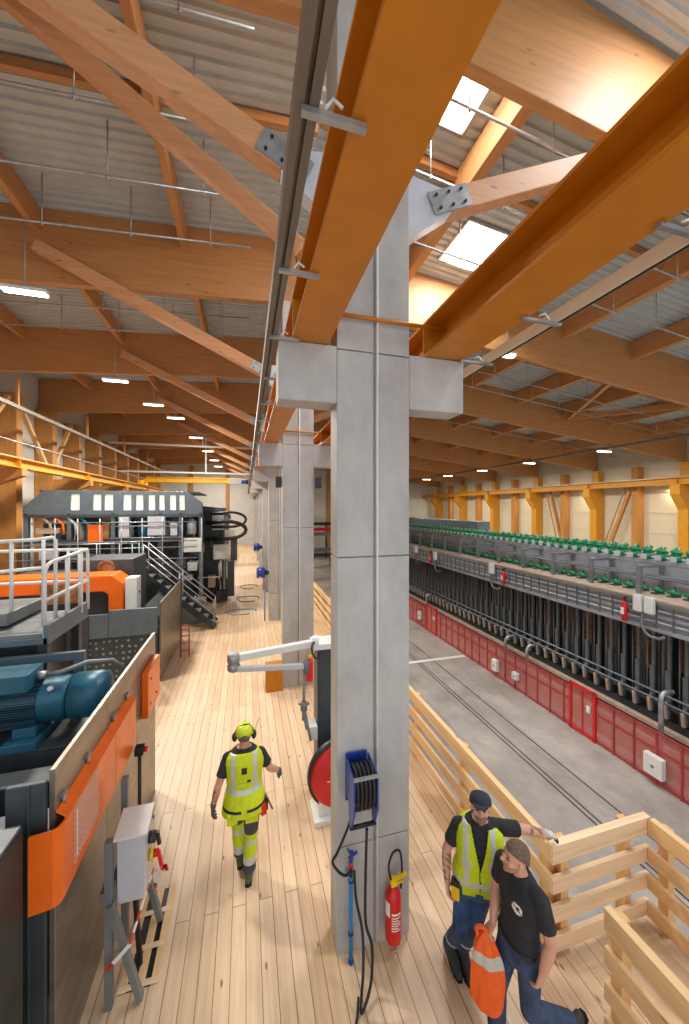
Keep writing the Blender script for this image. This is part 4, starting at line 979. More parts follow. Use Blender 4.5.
def extinguisher(x, yf, z, label, s=1.0, hose=True):
    t = thing('fire_extinguisher', (x, yf-0.1*s, z), label, 'fire extinguisher', 'red fire extinguishers')
    y = yf-0.105*s
    b = MB(); b.lathe((x, y, z), [(0.05*s, 0), (0.078*s, 0.02*s), (0.082*s, 0.05*s), (0.082*s, 0.44*s), (0.07*s, 0.49*s), (0.035*s, 0.53*s), (0.022*s, 0.55*s)], 24); cy = b.build('cylinder', M['red'], t)
    b = MB(); b.cyl((x, y, z+0.55*s), (x, y, z+0.6*s), 0.02*s, 10); b.build('valve', M['ear'], t)
    b = MB(); b.bar((x-0.02*s, y, z+0.60*s), (x+0.14*s, y-0.02*s, z+0.66*s), 0.03*s, 0.02*s); b.bar((x-0.02*s, y, z+0.575*s), (x+0.1*s, y-0.02*s, z+0.6*s), 0.03*s, 0.02*s); b.box(x-0.03*s, y-0.03*s, z+0.56*s, x+0.03*s, y+0.03*s, z+0.62*s); b.build('handle', M['yellow'], t)
    if hose:
        b = MB(); b.tube(smooth([(x-0.02*s, y, z+0.6*s), (x-0.05*s, y, z+0.75*s), (x, y+0.01, z+0.87*s), (x+0.08*s, y+0.02, z+0.86*s), (x+0.10*s, y+0.01, z+0.7*s), (x+0.085*s, y, z+0.5*s)]), 0.011*s, 8); b.build('hose', M['black'], t)
        # white instruction label, curved round the front, with red text lines
        for (z0, z1, a0, a1, mm, dr) in ((0.16, 0.36, -2.25, -0.9, 'label', 0.0835), (0.30, 0.44, 3.1, 3.9, 'label', 0.0835)):
            b = MB(); N = 8; vs = []
            for i in range(N+1):
                a = a0+(a1-a0)*i/N
                for zz in (z0, z1): vs.append((x+dr*s*math.cos(a), y+dr*s*math.sin(a), z+zz*s))
            b.add(vs, [(2*i, 2*i+2, 2*i+3, 2*i+1) for i in range(N)], True)
            lb = b.build('label_panel', M['red' if mm == 'label' and a0 < 0 else 'label'], cy)
            if a0 < 0:
                for q, zz in enumerate((0.175, 0.2, 0.225, 0.25, 0.275, 0.30, 0.33)):
                    b = MB(); vs = []
                    for i in range(N+1):
                        a = a0+0.1+(a1-a0-0.2-(0.3 if q % 3 == 1 else 0))*i/N
                        for z2 in (zz, zz+(0.012 if q < 6 else 0.02)): vs.append((x+0.0845*s*math.cos(a), y+0.0845*s*math.sin(a), z+z2*s))
                    b.add(vs, [(2*i, 2*i+2, 2*i+3, 2*i+1) for i in range(N)], True); b.build('text_line', M['label'], cy)
    b = MB(); b.box(x-0.03*s, y+0.083*s, z+0.3*s, x+0.03*s, yf-0.001, z+0.36*s); b.build('wall_bracket', M['ear'], t)
    return t
extinguisher(1.44, YC-0.005, 0.12, 'red fire extinguisher with yellow handle hung low on the nearest column')
b = MB(); b.tube([(1.5+0.03*math.cos(a), 3.33, 0.085+0.02*math.sin(a)) for a in [2*PI*i/12 for i in range(12)]], 0.006, 6, closed=True) if False else b.tube([(1.42, 3.35, 0.012), (1.47, 3.33, 0.02), (1.52, 3.36, 0.03), (1.5, 3.42, 0.06)], 0.008, 6)
tag(b.build('wall_hook', M['beige']), 'small bent hook at the foot of the nearest column under the extinguisher', 'hook')
extinguisher(1.55, CY0+BAY-0.005, 0.14, 'red fire extinguisher on the second column beside the swing arm', 1.05, False)

# red hose drum, grey cabinet and swing arm behind the first column
t = thing('hose_drum', (1.3, 5.05, 0), 'big red hose drum with grey rim half hidden behind the nearest column', 'hose drum')
b = MB(); b.box(0.93, 4.92, 0.0, 1.6, 5.35, 0.08); b.box(1.0, 5.0, 0.08, 1.55, 5.3, 0.35); b.build('base', M['white_metal'], t, bevel=0.01)
b = MB(); b.lathe((1.36, 5.12, 0.62), [(0.478, 0), (0.50, 0.0), (0.515, 0.03), (0.515, 0.10), (0.50, 0.12), (0.478, 0.115)], 40, (0, -1, 0)); rim = b.build('rim', M['ear'], t)
b = MB(); b.lathe((1.36, 5.10, 0.62), [(0.475, 0), (0.475, 0.10), (0.44, 0.125), (0.1, 0.14), (0.08, 0.18), (0.02, 0.18)], 40, (0, -1, 0)); fc = b.build('drum_face', M['red'], t)
for a in (0.3, 0.9, 1.6, 2.4, 3.3, 4.2, 5.2):
    b = MB(); c = V((1.36, 4.968, 0.62)); d = V((math.cos(a), 0, math.sin(a))); b.bar(c+d*0.2+V((0, -0.005, 0)), c+d*0.36+V((0, 0.018, 0)), 0.012, 0.006, up=(0, 1, 0)); b.build('stripe', M['label'], fc)
t = thing('grey_cabinet', (1.3, 5.45, 0), 'narrow tall dark grey cabinet seen left of the nearest column', 'cabinet')
b = MB(); b.box(1.06, 5.4, 0.0, 1.6, 5.7, 2.36); b.build('body', M['dark2'], t, bevel=0.01)
b = MB(); b.box(1.10, 5.392, 0.1, 1.56, 5.399, 2.3); b.build('door', M['dark2'], t)
b = MB(); b.box(0.93, 5.36, 0.95, 1.058, 5.6, 1.16); b.build('white_box', M['white_metal'], t, bevel=0.01)
t = thing('swing_arm', (1.02, 5.3, 2.36), 'white jointed swing arm reaching left from the grey cabinet', 'swing arm')
AY = 5.32
b = MB(); b.bar((1.02, AY, 2.46), (-0.14, AY, 2.36), 0.10, 0.10); b.build('upper_arm', M['white_metal'], t, bevel=0.012)
b = MB(); b.lathe((-0.17, AY-0.02, 2.18), [(0.06, 0), (0.085, 0.02), (0.09, 0.09), (0.07, 0.12), (0.09, 0.14), (0.09, 0.22), (0.07, 0.26)], 18); b.build('elbow_joint', M['zinc'], t)
b = MB(); b.bar((-0.12, AY-0.06, 2.22), (0.86, AY-0.06, 2.15), 0.07, 0.075); b.build('lower_arm', M['lightgrey'], t, bevel=0.012)
b = MB(); b.cyl((0.86, AY-0.06, 2.2), (0.86, AY-0.06, 2.06), 0.05, 14); b.build('end_joint', M['bluegrey'], t)
b = MB(); b.cyl((0.84, AY-0.06, 2.06), (0.82, AY-0.06, 1.35), 0.022, 10); b.build('tool_rod', M['grey'], t)
b = MB(); b.cyl((0.83, AY-0.06, 1.62), (0.83, AY-0.06, 1.50), 0.05, 12); b.cyl((0.75, AY-0.06, 1.6), (0.91, AY-0.06, 1.58), 0.018, 8); b.bar((0.83, AY-0.06, 1.5), (0.88, AY-0.06, 1.22), 0.06, 0.06, up=(0, 1, 0)); b.cyl((0.89, AY-0.06, 1.24), (0.93, AY-0.06, 1.03), 0.018, 8); b.build('tool_head', M['grey'], t)
b = MB(); b.box(0.98, AY-0.06, 2.362, 1.5, AY+0.3, 2.44); b.cyl((1.02, AY, 2.365), (1.02, AY, 2.55), 0.06, 14); b.build('pivot', M['white_metal'], t)
b = MB(); b.tube(smooth([(0.98, AY-0.07, 2.5), (0.94, AY-0.1, 2.42), (0.97, AY-0.12, 2.3), (1.03, AY-0.1, 2.27), (1.07, AY-0.09, 2.34)]), 0.014, 8); b.build('hose', M['black'], t)

# yellow guard at the foot of the second column, reels on the far columns, hoses on the floor
b = MB(); b.box(0.46, 8.85, 0.0, 0.87, 9.2, 0.62)
tag(b.build('impact_guard', M['crane'], bevel=0.01), 'yellow impact guard box at the foot of the second column', 'impact guard')
def side_reel(y, z, label, lance):
    t = thing('hose_reel', (0.7, y, z-0.2), label, 'hose reel', 'blue hose reels on the columns')
    b = MB(); b.lathe((0.60, y, z), [(0.2, -0.2), (0.21, -0.18), (0.21, 0.1), (0.18, 0.12)], 20, (1, 0, 0)); b.build('drum', M['bluep'], t)
    b = MB(); b.lathe((0.72, y, z), [(0.1, 0), (0.1, 0.10), (0.06, 0.14)], 14, (1, 0, 0)); b.build('motor', M['ear'], t)
    b = MB(); b.box(0.50, y-0.17, z-0.18, 0.56, y-0.12, z+0.18); b.build('side_plate', M['lightgrey'], t)
    b = MB(); b.box(0.80, y-0.05, z-0.05, 0.878, y+0.05, z+0.05); b.build('wall_arm', M['ear'], t)
side_reel(14.4, 1.95, 'blue hose reel on the third column beyond the swing arm', True)
side_reel(20.1, 2.35, 'small blue hose reel on the fourth column far down the aisle', False)
b = MB(); b.cyl((0.72, 14.5, 0.02), (0.72, 14.5, 1.15), 0.025, 8); b.bar((0.72, 14.5, 1.15), (0.86, 14.45, 1.22), 0.05, 0.05)
tag(b.build('blow_lance', M['lance']), 'blue blow lance standing against the third column', 'air lance')
for i, (cx, cy, rx, ry) in enumerate(((-0.2, 16.0, 0.6, 0.45), (0.1, 18.2, 0.5, 0.6), (0.15, 21.0, 0.45, 0.6))):
    pts = [(cx+rx*(1+0.15*math.sin(3*a))*math.cos(a), cy+ry*math.sin(a)*(1+0.1*math.cos(2*a)), 0.02) for a in [5.4*k/22 for k in range(23)]]
    tubething('floor_hose', pts, 0.016, 'lance' if i == 0 else 'ear', ('blue hose looped on the floor by the third column', 'dark hose coiled on the floor beyond the third column', 'dark hose loop lying farthest down the walkway')[i], 'hose', 'hoses on the floor')
for i, x in enumerate((0.85, 1.72)):
    t = thing('hall_speaker', (x, 8.9, 5.2), ('small dark speaker below the left corbel of the second column', 'small dark speaker below the right corbel of the second column')[i], 'speaker', 'speakers on the second column')
    s = -1 if i == 0 else 1
    xx = CX0 if i == 0 else CX1
    b = MB(); b.box(xx+s*0.03, 8.82, 5.0, xx+s*0.18, 8.97, 5.28); b.build('housing', M['ear'], t, bevel=0.02)
    b = MB(); b.box(xx, 8.88-0.0, 5.12, xx+s*0.03, 8.93, 5.16) if False else b.box(min(xx+s*0.002, xx+s*0.03), 9.0, 5.1, max(xx+s*0.002, xx+s*0.03), 9.05, 5.18); b.bar((xx+s*0.03, 9.02, 5.14), (xx+s*0.1, 8.96, 5.14), 0.03, 0.03); b.build('bracket', M['zinc'], t)

# far rack seen through the gap right of the second column
t = thing('storage_rack', (7.0, 36.0, -1), 'distant rack with red and dark beams seen in the gap right of the second column', 'rack')
for z, m in ((2.6, 'dark'), (2.0, 'red'), (1.5, 'grey'), (-0.2, 'bluegrey'), (-0.8, 'dark')):
    b = MB(); b.box(3.6, 38.0, z, 12, 38.3, z+0.35); b.build('shelf_beam', M[m], t)
for x in (3.7, 6.0, 8.5, 11.9):
    b = MB(); b.box(x-0.06, 38.3, -1, x+0.06, 38.42, 3.0); b.build('upright', M['dark'], t)
# ------------------------------------------------------------------ the long press beyond the red fence
t = thing('continuous_press', (9.2, 18, -1), 'long dark press with rows of rods and green valves behind the red fence', 'press')
PY0, PY1 = 3.0, 34.0
b = MB(); b.box(8.30, PY0, -0.14, 8.44, PY1, -0.06); b.box(8.30, PY0, -1.0, 8.435, PY1, -0.42); b.build('kerb_and_lit_face', M['beige'], t)  # lower beige face is added in place of the lit floor behind the fence
b = MB(); b.box(8.44, PY0, -1.0, 10.6, PY1, 0.10); b.build('base', M['dark'], t)
b = MB(); b.box(9.3, PY0, 0.10, 10.4, PY1, 2.45); b.build('core', M['dark'], t)
# main girder: two flanges with a web, light grey blue
b = MB(); b.box(8.2, PY0, 2.48, 8.5, PY1, 2.56); b.box(8.2, PY0, 1.93, 8.5, PY1, 2.0); b.box(8.3, PY0, 2.0, 8.36, PY1, 2.48); b.box(8.24, PY0, 2.22, 8.3, PY1, 2.28); b.build('girder', M['girder'], t)
for z in (2.12, 2.36):
    b = MB(); b.cyl((8.26, PY0, z), (8.26, PY1, z), 0.022, 8); b.build('supply_pipe', M['lightgrey'], t)
b = MB(); b.box(8.15, PY0, 2.565, 9.3, PY1, 2.60); b.build('walkway', M['beige'], t)
for z in (0.46, 0.62):
    b = MB(); b.cyl((8.36, PY0, z), (8.36, PY1, z), 0.022, 8); b.build('guide_pipe', M['grey'], t)
b = MB(); b.cyl((8.55, PY0, 0.3), (8.55, PY1, 0.3), 0.06, 8); b.build('guide_pipe', M['dark2'], t)
b = MB(); b.box(9.2, PY0, 2.6, 10.5, PY1, 3.28); b.build('upper_deck', M['girder'], t)
b = MB(); b.box(10.5, 14.5, 2.6, 11.2, PY1, 3.85); b.build('cover', M['bluegrey'], t)
N = 100; STEP = (PY1-PY0-0.3)/N
rnd = random.Random(11)
def rod_mesh():
    b = MB(); b.box(-0.028, -0.045, 0.12, 0.028, 0.045, 1.93); b.box(-0.05, -0.06, 0.0, 0.03, 0.06, 0.22); return b
def proto(b, name, mat, x, y, z):
    me = b.mesh(name)
    ms = mat if isinstance(mat, (list, tuple)) else [mat]
    for m in ms: me.materials.append(m)
    return me
def inst(me, name, x, y, z, sc=1.0):
    o = bpy.data.objects.new(name, me); COL.objects.link(o); o.parent = t; o.location = V((x, y, z)) - V(t.location); o.scale = (sc, sc, sc)
    return o
b = MB(); b.box(-0.025, -0.032, 0.1, 0.025, 0.032, 1.95); b.box(-0.06, -0.045, 0.45, -0.025, 0.045, 1.1); b.cyl((-0.05, 0.1, 0.1), (-0.05, 0.1, 1.95), 0.014, 6); rod = proto(b, 'hanger_rod', M['rod'], 0, 0, 0)
b = MB(); b.lathe((0, 0, 0.0), [(0.03, 0), (0.055, 0.03), (0.055, 0.16), (0.03, 0.2), (0.03, 0.36)], 10); b.bar((-0.06, -0.02, 0.02), (-0.10, -0.02, 0.3), 0.04, 0.05, up=(0, 1, 0), mi=1); clamp = proto(b, 'clamp', [M['grey'], M['beige']], 0, 0, 0)
b = MB(); b.box(-0.02, -0.05, 0, 0.02, 0.05, 1.0); plate = proto(b, 'spacer_plate', M['rust'], 0, 0, 0)
b = MB(); b.lathe((0, 0, 0), [(0.03, 0), (0.045, 0.02), (0.045, 0.09), (0.028, 0.1), (0.028, 0.14), (0.055, 0.15), (0.055, 0.17), (0.015, 0.18)], 12); b.cyl((-0.12, 0, 0.06), (0.12, 0, 0.06), 0.032, 10); b.box(-0.14, -0.045, 0.02, -0.12, 0.045, 0.10, 1); b.cyl((0, 0, 0.18), (0, 0, 0.25), 0.01, 6, mi=1); b.cyl((0, -0.12, 0.05), (0, 0.12, 0.05), 0.016, 8, mi=1); valve = proto(b, 'green_valve', [M['green'], M['lightgrey']], 0, 0, 0)
b = MB(); b.box(-0.1, -0.05, 0, 0.1, 0.05, 0.02, 1); b.cyl((0, 0, 0.02), (0, 0, 0.11), 0.04, 12); b.cyl((0, -0.09, 0.06), (0, 0.09, 0.06), 0.028, 8); b.cyl((0.03, 0, 0.11), (0.03, 0, 0.17), 0.012, 6, mi=1); lowvalve = proto(b, 'lower_valve', [M['green'], M['dark2']], 0, 0, 0)
b = MB(); b.box(-0.012, -0.012, 0, 0.012, 0.012, 0.62); web = proto(b, 'web_rib', M['bluegrey'], 0, 0, 0)
for i in range(N):
    y = PY0+0.2+STEP*i
    inst(rod, 'hanger_rod', 8.52+0.02*rnd.random(), y, 0.0)
    inst(clamp, 'clamp', 8.44, y, 0.1+0.04*rnd.random())
    inst(valve, 'green_valve', 9.3, y, 3.28, 1.35)
    inst(lowvalve, 'lower_valve', 8.8, y+0.1, 2.6, 1.3)
    if i % 2 == 0: inst(plate, 'spacer_plate', 8.85+0.25*rnd.random(), y+0.12*rnd.random(), 0.6+0.5*rnd.random())
    if True: inst(web, 'web_rib', 8.22, y+0.05, 1.94)
# the valves and rods of the rows behind, too many to count
b = MB()
for r, x in enumerate((9.62, 9.95, 10.25)):
    for i in range(N):
        y = PY0+0.2+STEP*(i+0.5*(r % 2)); dz = 3.28
        b.lathe((x, y, dz), [(0.05, 0), (0.06, 0.04), (0.04, 0.15), (0.075, 0.2), (0.02, 0.25)], 8); b.box(x-0.14, y-0.04, dz+0.04, x+0.14, y+0.04, dz+0.1); b.box(x-0.02, y-0.12, dz+0.04, x+0.02, y+0.12, dz+0.07, 1)
o = b.build('rear_valves', [M['green'], M['lightgrey']], t); o['kind'] = 'stuff'
b = MB()
for i in range(2*N):
    y = PY0+0.2+STEP*i/2; x = 8.75+0.4*rnd.random()
    b.box(x-0.02, y-0.025 if i % 3 else y-0.04, 0.1 if i % 3 else 0.9, x+0.02, y+0.025 if i % 3 else y+0.04, 1.93, i % 3 == 0)
o = b.build('rear_rods', [M['rod'], M['rust']], t); o['kind'] = 'stuff'
# frames standing on the walkway
y = PY0+0.6; i = 0
while y < PY1-0.3:
    b = MB(); b.box(8.42, y-0.045, 2.6, 8.50, y+0.045, 3.16); b.box(8.42, y-0.04, 3.16, 9.4, y+0.04, 3.22); b.box(9.1, y-0.03, 2.6, 9.16, y+0.03, 3.16); b.build('walkway_frame', M['grey'], t); y += 1.15; i += 1
for (z, x) in ((3.0, 8.46), (3.24, 8.9)):
    b = MB(); b.cyl((x, PY0, z), (x, PY1, z), 0.016, 6); b.build('walkway_rail', M['grey'], t)
b = MB(); b.cyl((9.0, PY0, 2.95), (9.0, PY1, 2.95), 0.035, 8); b.cyl((9.12, PY0, 2.88), (9.12, PY1, 2.88), 0.03, 8); b.build('supply_pipe', M['grey'], t)
# extinguishers and boxes on the girder
for i, (yy, z) in enumerate(((5.96, 2.0), (9.82, 2.0), (14.54, 2.0))):
    e = thing('fire_extinguisher', (8.1, yy, z), 'red fire extinguisher on the grey press girder, %s from the front' % ORD[i], 'fire extinguisher', 'red fire extinguishers')
    b = MB(); b.lathe((8.1, yy, z), [(0.04, 0), (0.058, 0.02), (0.058, 0.36), (0.04, 0.42), (0.02, 0.44)], 16); b.build('cylinder', M['red'], e)
    b = MB(); b.cyl((8.1, yy, z+0.44), (8.1, yy, z+0.5), 0.018, 8); b.bar((8.06, yy, z+0.5), (8.16, yy, z+0.53), 0.03, 0.02); b.build('handle', M['ear'], e)
    b = MB(); b.box(8.036, yy-0.03, z+0.15, 8.043, yy+0.04, z+0.3); b.build('label_panel', M['label'], e)
    b = MB(); b.box(8.155, yy-0.03, z+0.2, 8.199, yy+0.03, z+0.26); b.build('wall_bracket', M['ear'], e)
for i, (yy, z, w, lb) in enumerate(((5.56, 2.5, 0.17, 'white control box pair on the press girder left of its bent cable'), (10.4, 2.46, 0.2, 'white box on the press girder above the second extinguisher'), (14.18, 2.4, 0.2, 'white box on the press girder near the third extinguisher'), (16.0, 2.5, 0.2, 'white box on the press girder close to the column edge'))):
    e = thing('junction_box', (8.1, yy, z-0.2), lb, 'box', 'white boxes on the press girder')
    for d in ((-0.11, 0.11) if i == 0 else (0,)):
        b = MB(); b.box(8.05, yy+d-w/2, z-0.2, 8.145, yy+d+w/2, z+0.14); b.build('housing', M['white_metal'], e, bevel=0.01)
    b = MB(); b.tube(smooth([(8.12, yy+0.05, z-0.2), (8.12, yy+0.05, z-0.5), (8.13, yy-0.05, z-0.66), (8.15, yy-0.25, z-0.68), (8.19, yy-0.33, z-0.62)]), 0.03, 8); b.build('cable', M['grey'], e)
# ------------------------------------------------------------------ people
def skin(name, c):
    m, nt, b = new_mat(name)
    f, _ = noise(nt, 25)
    nt.links.new(ramp(nt, f, [(0.3, tuple(x*0.86 for x in c[:3])+(1,)), (0.7, c)]), b.inputs['Base Color'])
    b.inputs['Roughness'].default_value = 0.5; b.inputs['Subsurface Weight'].default_value = 0.08; b.inputs['Subsurface Radius'].default_value = (0.01, 0.004, 0.002)
    return m
M['skin'] = skin('skin', rgb(222, 166, 140)); M['lip'] = skin('lips', rgb(186, 108, 98))
M['eye'] = plain('eye', rgb(46, 38, 36), 0.25); M['hair'] = cloth('short brown hair', rgb(118, 98, 82), 0.8, 0.3, 60)
M['beard'] = skin('greying beard', rgb(150, 118, 102)); M['stubble'] = skin('stubble', rgb(192, 142, 120)); M['tattoo'] = skin('tattooed skin', rgb(150, 116, 108))
M['lime'] = cloth('hi-vis yellow fabric', rgb(206, 224, 22), 0.7, 0.10, 9); M['silver'] = plain('reflective tape', rgb(204, 206, 200), 0.35, 0.1, 0.05)
M['shirt'] = cloth('black cotton', rgb(44, 46, 50), 0.9, 0.25, 12); M['navy'] = cloth('dark work trousers', rgb(74, 76, 84), 0.85, 0.2, 10)
M['jeans'] = cloth('blue denim', rgb(56, 90, 136), 0.85, 0.28, 11); M['jeans2'] = cloth('dark denim', rgb(58, 76, 108), 0.85, 0.3, 11)
M['boot'] = plain('boot leather', rgb(58, 58, 58), 0.6); M['boot_g'] = plain('olive boot', rgb(84, 92, 52), 0.65); M['sole'] = plain('boot sole', rgb(38, 36, 34), 0.7)
M['glove'] = cloth('grey work glove', rgb(92, 100, 96), 0.8); M['glove_w'] = cloth('pale work glove', rgb(206, 202, 192), 0.8)
M['hi_orange'] = cloth('hi-vis orange fabric', rgb(255, 104, 34), 0.65, 0.10, 8); M['cap'] = cloth('dark cap', rgb(48, 54, 62), 0.85)
M['helmet'] = plain('helmet yellow', rgb(208, 226, 44), 0.3, 0, 0.04)

def remeshed(mb, voxel=0.006, smooth=2, pre=None):
    me = mb.mesh('tmp'); o = bpy.data.objects.new('tmp', me); COL.objects.link(o)
    rm = o.modifiers.new('r', 'REMESH'); rm.mode = 'VOXEL'; rm.voxel_size = voxel; rm.use_smooth_shade = True
    if smooth:
        sm = o.modifiers.new('s', 'SMOOTH'); sm.iterations = smooth; sm.factor = 0.5
    dg = bpy.context.evaluated_depsgraph_get()
    out = bpy.data.meshes.new_from_object(o.evaluated_get(dg))
    bpy.data.objects.remove(o); bpy.data.meshes.remove(me)
    for p in out.polygons: p.use_smooth = True
    out.materials.clear()
    return out
def cut(me, pred):
    bm = bmesh.new(); bm.from_mesh(me)
    bmesh.ops.delete(bm, geom=[f for f in bm.faces if pred(f.calc_center_median())], context='FACES')
    bm.to_mesh(me); bm.free(); return me
def pobj(name, me, mats, parent, pick=None, solid=0):
    me.name = name; o = bpy.data.objects.new(name, me); COL.objects.link(o); o.parent = parent
    for m in mats: me.materials.append(M[m])
    if pick:
        for p in me.polygons: p.material_index = pick(p.center)
    if solid:
        s = o.modifiers.new('thickness', 'SOLIDIFY'); s.thickness = solid; s.offset = 0
    return o

def hand_prims(mb, w, d, n, thumb, curl=0.5, inf=0.0, fcurl=None):
    """w wrist, d direction of the fingers, n palm normal, thumb +1/-1: side of the thumb along d x n."""
    w = V(w); d = V(d).normalized(); n = V(n); n = (n-d*n.dot(d)).normalized(); s = d.cross(n)*thumb
    for k, off in enumerate((0.030, 0.010, -0.010, -0.029)):
        mb.caps(w+s*off*0.62+d*0.005, 0.017+inf, w+s*off+d*0.088, 0.0125+inf, 8)
    mb.ell(w+d*0.05, (0.001+0.036+inf, 0.036+inf, 0.018+inf), Matrix((s, d, n)).transposed(), 12, 8)
    for k, (off, L) in enumerate(((0.034, 0.074), (0.0115, 0.084), (-0.0115, 0.078), (-0.033, 0.062))):
        p = w+s*off+d*(0.088-0.006*abs(k-1)); a = 0.0
        dd = (d + s*0.10*(1.2-k*0.8)).normalized()
        c = (fcurl[k] if fcurl else curl)
        for j, (seg, r0, r1) in enumerate(((0.45, 0.0098, 0.0092), (0.31, 0.0092, 0.0085), (0.24, 0.0085, 0.0072))):
            a += c*(0.75 if j == 0 else 1.0)
            q = p + (dd*math.cos(a)+n*math.sin(a))*L*seg*1.05
            mb.caps(p, r0+inf, q, r1+inf, 8); p = q
    p = w+s*0.030+d*0.022+n*0.006
    q = p + (s*0.62+d*0.72+n*0.25).normalized()*0.042; mb.caps(p, 0.015+inf, q, 0.0115+inf, 8)
    q2 = q + (s*0.25+d*0.9+n*0.45).normalized()*0.032; mb.caps(q, 0.0115+inf, q2, 0.009+inf, 8)

def rotm(yaw, pitch, roll=0):
    return Matrix.Rotation(yaw, 3, 'Z') @ Matrix.Rotation(pitch, 3, 'X') @ Matrix.Rotation(roll, 3, 'Y')

def torso_rings(J, inf, t0, t1, narrow=1.0, skirt=0.0):
    inf = inf + J.get('bulk', 0.012)
    P, C, N = V(J['pelvis']), V(J['chest']), V(J['neck'])
    hl = (V(J['hip_r'])-V(J['hip_l'])).normalized(); sl = (V(J['sh_r'])-V(J['sh_l'])).normalized()
    tab = [(-0.22, 0.10, 0.085), (-0.12, 0.158, 0.112), (0.0, 0.168, 0.118), (0.15, 0.158, 0.110), (0.33, 0.145, 0.102), (0.5, 0.156, 0.112), (0.68, 0.175, 0.122), (0.82, 0.180, 0.114), (0.92, 0.165, 0.092), (1.0, 0.105, 0.072), (1.06, 0.062, 0.060)]
    ts = sorted(set([t0, t1] + [r[0] for r in tab if t0 < r[0] < t1]))
    out = []
    for t in ts:
        for (a, b) in zip(tab[:-1], tab[1:]):
            if a[0] <= t <= b[0]:
                f = (t-a[0])/(b[0]-a[0]); wa = a[1]+(b[1]-a[1])*f; wb = a[2]+(b[2]-a[2])*f; break
        tt = max(0, min(1, t))
        if skirt and t < 0.3: wa, wb = max(wa, 0.162+skirt*(0.3-t)), max(wb, 0.118+skirt*(0.3-t))
        c = P*(1-t)**2 + C*2*t*(1-t)*1.0 + N*t*t if 0 <= t <= 1 else (P+(P-N)*(-t)*1.0 if t < 0 else N+(N-C)*(t-1)*2)
        lat = (hl*(1-tt)+sl*tt).normalized()
        up = (N-P).normalized(); fw = up.cross(lat); lat = fw.cross(up).normalized(); fw.normalize()
        out.append((c, lat*(wa+inf)*narrow, fw*(wb+inf)))
    return out

